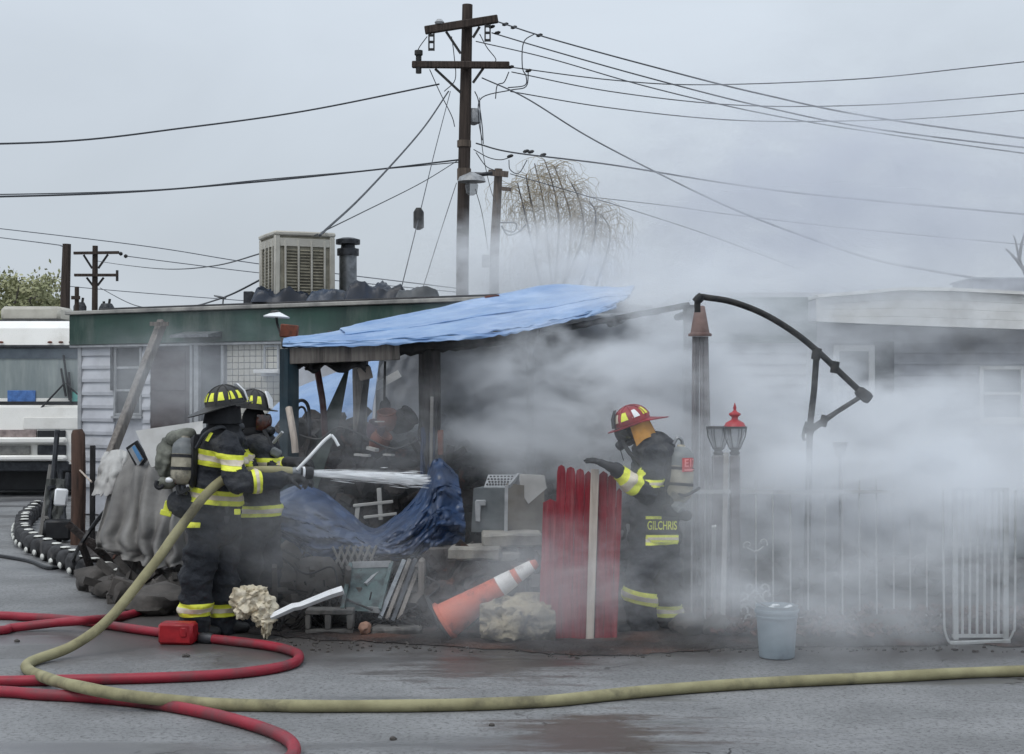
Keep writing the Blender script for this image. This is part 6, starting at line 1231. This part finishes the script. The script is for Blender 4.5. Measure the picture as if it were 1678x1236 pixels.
# ================================================================== HOSES, NOZZLE, WATER
RY = .038
ypts = [G(2500, 1092, RY), G(1800, 1098, RY), G(1600, 1102, RY), G(1400, 1112, RY), G(1200, 1122, RY), G(1000, 1139, RY), G(880, 1150, RY), G(700, 1156, RY), G(520, 1157, RY), G(380, 1155, RY), G(250, 1146, RY + .04), G(150, 1130, RY + .08), G(85, 1114, RY + .05), G(50, 1100, RY), G(44, 1090, RY), G(62, 1080, RY), P(120, 1058, 11.15), P(185, 1008, 11.35), P(240, 940, 11.55), P(290, 872, 11.72), P(330, 820, 11.82), P(366, 786, 11.93), P(410, 773, 12.0), P(455, 772, 12.02), P(482, 774, 12.03)]
yh = thing('fire_hose', 'pale yellow fire hose snaking over the road and up to the nozzle', 'hose', ypts[7] * Vector((1, 1, 0)))
yp = cr(ypts, 16)
for i, p in enumerate(yp[:-20]): p += Vector((.012 * noise.noise(Vector((i * .07, 1, 0))), .02 * noise.noise(Vector((i * .06, 5, 0))), 0))
MB().tube(yp, [RY * (1 + .06 * noise.noise(Vector((i * .11, 8, 0)))) for i in range(len(yp))], 16).build('jacket', m_yhose, yh, smooth=60)
NZ = P(482, 774, 12.03); ND = (P(600, 781, 12.25) - NZ).normalized(); TN = Matrix.Translation(NZ) @ ND.to_track_quat('Z', 'Y').to_matrix().to_4x4()
MB().lathe([(.036, -.02), (.042, 0), (.042, .03), (.034, .035), (.034, .06)], TN, 20).build('coupling', m_steel, yh)
nzl = MB().lathe([(.03, .04), (.036, .05), (.036, .075), (.047, .085), (.05, .1), (.05, .135), (.046, .14), (.046, .148), (.036, .15), (.03, .13)], TN, 24).build('nozzle', m_black, yh)
MB().lathe([(.049, .06), (.049, .08)], TN, 24, cap=False).build('nozzle_ring', m_pvc, nzl)
MB().tube(cr([P(487, 770, 12.0), P(508, 748, 11.98), P(530, 724, 11.98), P(543, 713, 11.98)], 5), .014, 7).build('bale_handle', m_pvc, nzl)
MB().tube([P(543, 713, 11.98), P(549, 720, 11.98), P(555, 731, 11.98)], .012, 7).build('bale_handle', m_pvc, nzl)
MB().tube([P(478, 782, 11.97), P(492, 792, 11.96)], .02, 8).build('pistol_grip', m_boot, nzl)
# water jet: a broken white core of streaks
r_ = random.Random(9); q = MB(); OZ = NZ + ND * .15; side = ND.cross(Vector((0, 0, 1))).normalized(); upn = side.cross(ND)
for i in range(2600):
    t = r_.random() ** 1.3 * .92; rr0 = .022 + .05 * t; a = r_.uniform(0, 6.28); k = abs(r_.gauss(0, .42)); rr_ = rr0 * min(k, 1.8); c = OZ + ND * t + (side * math.cos(a) + upn * math.sin(a)) * rr_ - Vector((0, 0, .005 * t * t)); l_ = r_.uniform(.07, .22) * (1 - .2 * t); w_ = r_.uniform(.0012, .0034)
    d = (ND + (side * math.cos(a) + upn * math.sin(a)) * .045 * k).normalized(); q.tube([c - d * l_ * .5, c, c + d * l_ * .5], [.0006, w_, .0006], 3, False)
kind(q.build('water_jet', M('white_water', (250, 251, 252), (242, 245, 248), sc_=4, rough=.4, bump=0), smooth=60), 'stuff', 'white jet of water leaving the nozzle')
RR = .036
def rhose(pts, label, extra=None):
    t = thing('red_hose', label, 'hose', Vector(pts[len(pts) // 2]) * Vector((1, 1, 0))); rp = cr(pts, 14); MB().tube(rp, [RR * (1 + .05 * noise.noise(Vector((i * .13, 3, 0)))) for i in range(len(rp))], 14).build('jacket', m_rhose, t, smooth=60); return t
h1 = rhose([G(-500, 1000, RR), G(-40, 1008, RR), G(40, 1011, RR), G(120, 1016, RR), G(200, 1028, RR), G(265, 1037, RR), G(320, 1044, RR), G(400, 1053, RR), G(455, 1061, RR), G(488, 1072, RR), G(482, 1086, RR), G(440, 1097, RR), G(360, 1106, RR), G(250, 1111, RR), G(120, 1114, RR), G(-40, 1117, RR), G(-500, 1122, RR)], 'red rubber hose looping across the road, its bend at right')
bx_ = G(292, 1055); hb_ = MB().box(Vector((bx_.x, bx_.y, .085)), (px(58, bx_.y), .16, .165), (0, 0, -.12), .02).build('hose_block', m_redmetal, h1)
MB().box(Vector((bx_.x + .06, bx_.y - .07, .1)), (.06, .05, .08), (0, 0, -.12), .01).build('block_rib', m_redmetal, hb_)
MB().lathe([(.04, 0), (.046, .02), (.046, .09), (.04, .11)], Matrix.Translation(G(328, 1046, RR)) @ Matrix.Rotation(math.radians(90), 4, 'Y') @ Matrix.Rotation(.3, 4, 'X'), 16).build('coupling', m_dsteel, h1)
rhose([G(-500, 1060, RR), G(-40, 1036, RR), G(20, 1029, RR), G(90, 1021, RR + .03), G(140, 1017, RR + .06), G(200, 1010, RR), G(250, 995, RR), G(290, 974, RR), G(310, 955, RR)], 'red rubber hose running back past the leaning yellow hose to the sheet')
rhose([G(-500, 1120, RR), G(-40, 1132, RR), G(60, 1138, RR), G(150, 1143, RR), G(250, 1153, RR), G(340, 1169, RR), G(420, 1190, RR), G(465, 1208, RR), G(482, 1225, RR), G(474, 1244, RR), G(440, 1262, RR), G(300, 1330, RR), G(0, 1400, RR)], 'red rubber hose nearest the camera, curving out of the bottom edge')
# ================================================================== SMOKE
def smoke_material():
    m = bpy.data.materials.new('smoke'); m.use_nodes = True; t = m.node_tree; t.nodes.clear(); l = t.links.new
    out_ = t.nodes.new('ShaderNodeOutputMaterial'); pv = t.nodes.new('ShaderNodeVolumePrincipled'); l(pv.outputs[0], out_.inputs['Volume'])
    tc_ = t.nodes.new('ShaderNodeTexCoord'); g = t.nodes.new('ShaderNodeNewGeometry'); oi = t.nodes.new('ShaderNodeObjectInfo')
    ln = t.nodes.new('ShaderNodeVectorMath'); ln.operation = 'LENGTH'; l(tc_.outputs['Object'], ln.inputs[0])
    fo = t.nodes.new('ShaderNodeMapRange'); fo.interpolation_type = 'SMOOTHERSTEP'; fo.inputs[1].default_value = 1.0; fo.inputs[2].default_value = 0.0; fo.inputs[3].default_value = 0; fo.inputs[4].default_value = 1; l(ln.outputs['Value'], fo.inputs[0])
    mp_ = t.nodes.new('ShaderNodeMapping'); mp_.inputs['Rotation'].default_value = (0, math.radians(28), 0); mp_.inputs['Scale'].default_value = (0.62, 0.75, 1.15); l(g.outputs['Position'], mp_.inputs[0])
    n1 = t.nodes.new('ShaderNodeTexNoise'); n1.inputs['Scale'].default_value = 2.0; n1.inputs['Detail'].default_value = 5; n1.inputs['Roughness'].default_value = 0.7; n1.inputs['Distortion'].default_value = 0.25; l(mp_.outputs[0], n1.inputs['Vector'])
    # noise threshold falls with nearness to the puff's heart
    def mth(op, a, c):
        n = t.nodes.new('ShaderNodeMath'); n.operation = op
        for i, x in enumerate((a, c)):
            if isinstance(x, (int, float)): n.inputs[i].default_value = x
            else: l(x, n.inputs[i])
        return n.outputs[0]
    base = mth('ADD', mth('MULTIPLY', fo.outputs[0], 0.55), mth('MULTIPLY', mth('SUBTRACT', n1.outputs[0], 0.51), 3.6))
    r = t.nodes.new('ShaderNodeMapRange'); r.inputs[1].default_value = 0.0; r.inputs[2].default_value = 1.0; r.inputs[3].default_value = 0; r.inputs[4].default_value = 1; l(base, r.inputs[0])
    d = mth('MULTIPLY', mth('MULTIPLY', r.outputs[0], fo.outputs[0]), oi.outputs['Alpha'])
    l(d, pv.inputs['Density']); l(oi.outputs['Color'], pv.inputs['Color']); pv.inputs['Anisotropy'].default_value = 0.1
    return m
m_smoke = smoke_material()
m_smoke.cycles.volume_step_rate = 0.48
if hasattr(m_smoke.cycles, 'homogeneous_volume'): m_smoke.cycles.homogeneous_volume = False
def puff(u, v, Y, r, dens, label, col=(0.94, 0.96, 0.985), rot=(0, 0, 0)):
    mb = MB(); mb.ell((0, 0, 0), 1.0, sub=2); me = bpy.data.meshes.new('smoke'); mb.bm.to_mesh(me); mb.bm.free()
    o = bpy.data.objects.new('smoke', me); COL.objects.link(o); me.materials.append(m_smoke)
    o.location = P(u, v, Y); o.scale = r; o.rotation_euler = rot; o.color = (*col, dens)
    kind(o, 'stuff', label); return o
puff(1530, 765, 13.9, (3.6, 2.0, 1.45), 3.6, 'dense pale smoke bank hiding the gabled mobile home wall')
puff(1500, 800, 11.9, (2.6, 1.0, 0.95), 6.0, 'thick pale smoke rolling over the iron fence')
puff(1620, 840, 11.3, (0.95, 0.5, 0.6), 6.5, 'pale smoke hiding the top of the barred frame')
puff(1250, 720, 14.0, (2.3, 1.5, 1.6), 4.0, 'pale smoke drifting between the lamp posts and the wall')
puff(1420, 740, 15.8, (4.0, 1.5, 1.5), 2.2, 'veil of smoke along the gabled mobile home wall')
puff(900, 670, 14.0, (1.35, 0.95, 1.35), 4.6, 'grey smoke rolling out of the burnt shed')
puff(790, 670, 15.6, (1.7, 1.2, 1.5), 2.8, 'grey smoke inside the burnt shed')
puff(1050, 610, 14.0, (1.6, 1.1, 1.4), 5.0, 'smoke pouring out under the right end of the tarp')
puff(1120, 510, 15.2, (2.2, 1.6, 1.1), 3.0, 'smoke lifting over the right end of the shed')
puff(1400, 360, 19.5, (5.8, 3.0, 3.2), 1.8, 'thin grey smoke rising above the right roof', (0.82, 0.84, 0.89))
puff(880, 440, 24, (3.4, 2.6, 1.5), 2.2, 'white smoke behind the tarp roof around the poles')
puff(1150, 975, 11.7, (1.5, 0.7, 0.55), 1.9, 'low smoke curling round the red-helmeted firefighter boots')
puff(1400, 960, 10.9, (3.2, 1.5, 1.0), 1.5, 'low smoke drifting over the road by the bucket')
puff(860, 960, 11.2, (2.2, 1.0, 0.9), 1.0, 'faint smoke low before the cone and red fence')
puff(480, 880, 11.7, (1.8, 0.8, 0.8), 0.7, 'faint smoke before the hose crew')
puff(350, 620, 17.0, (3.0, 3.0, 1.1), 0.4, 'faint smoke before the green-trimmed mobile home door')
puff(620, 720, 13.9, (1.6, 0.8, 1.0), 1.0, 'thin smoke drifting through the left half of the shed')
puff(1150, 770, 12.4, (3.4, 1.9, 1.7), 0.7, 'thin veil of smoke over the red fence and lamp posts')
puff(1380, 500, 16.0, (3.6, 1.6, 1.3), 1.5, 'pale smoke lifting over the gabled mobile home roof')
jm = puff(604, 779, 12.27, (0.56, 0.09, 0.075), 30, 'white spray around the water jet', (.99, .99, .99), (0, .02, .1)); jm.name = 'spray'
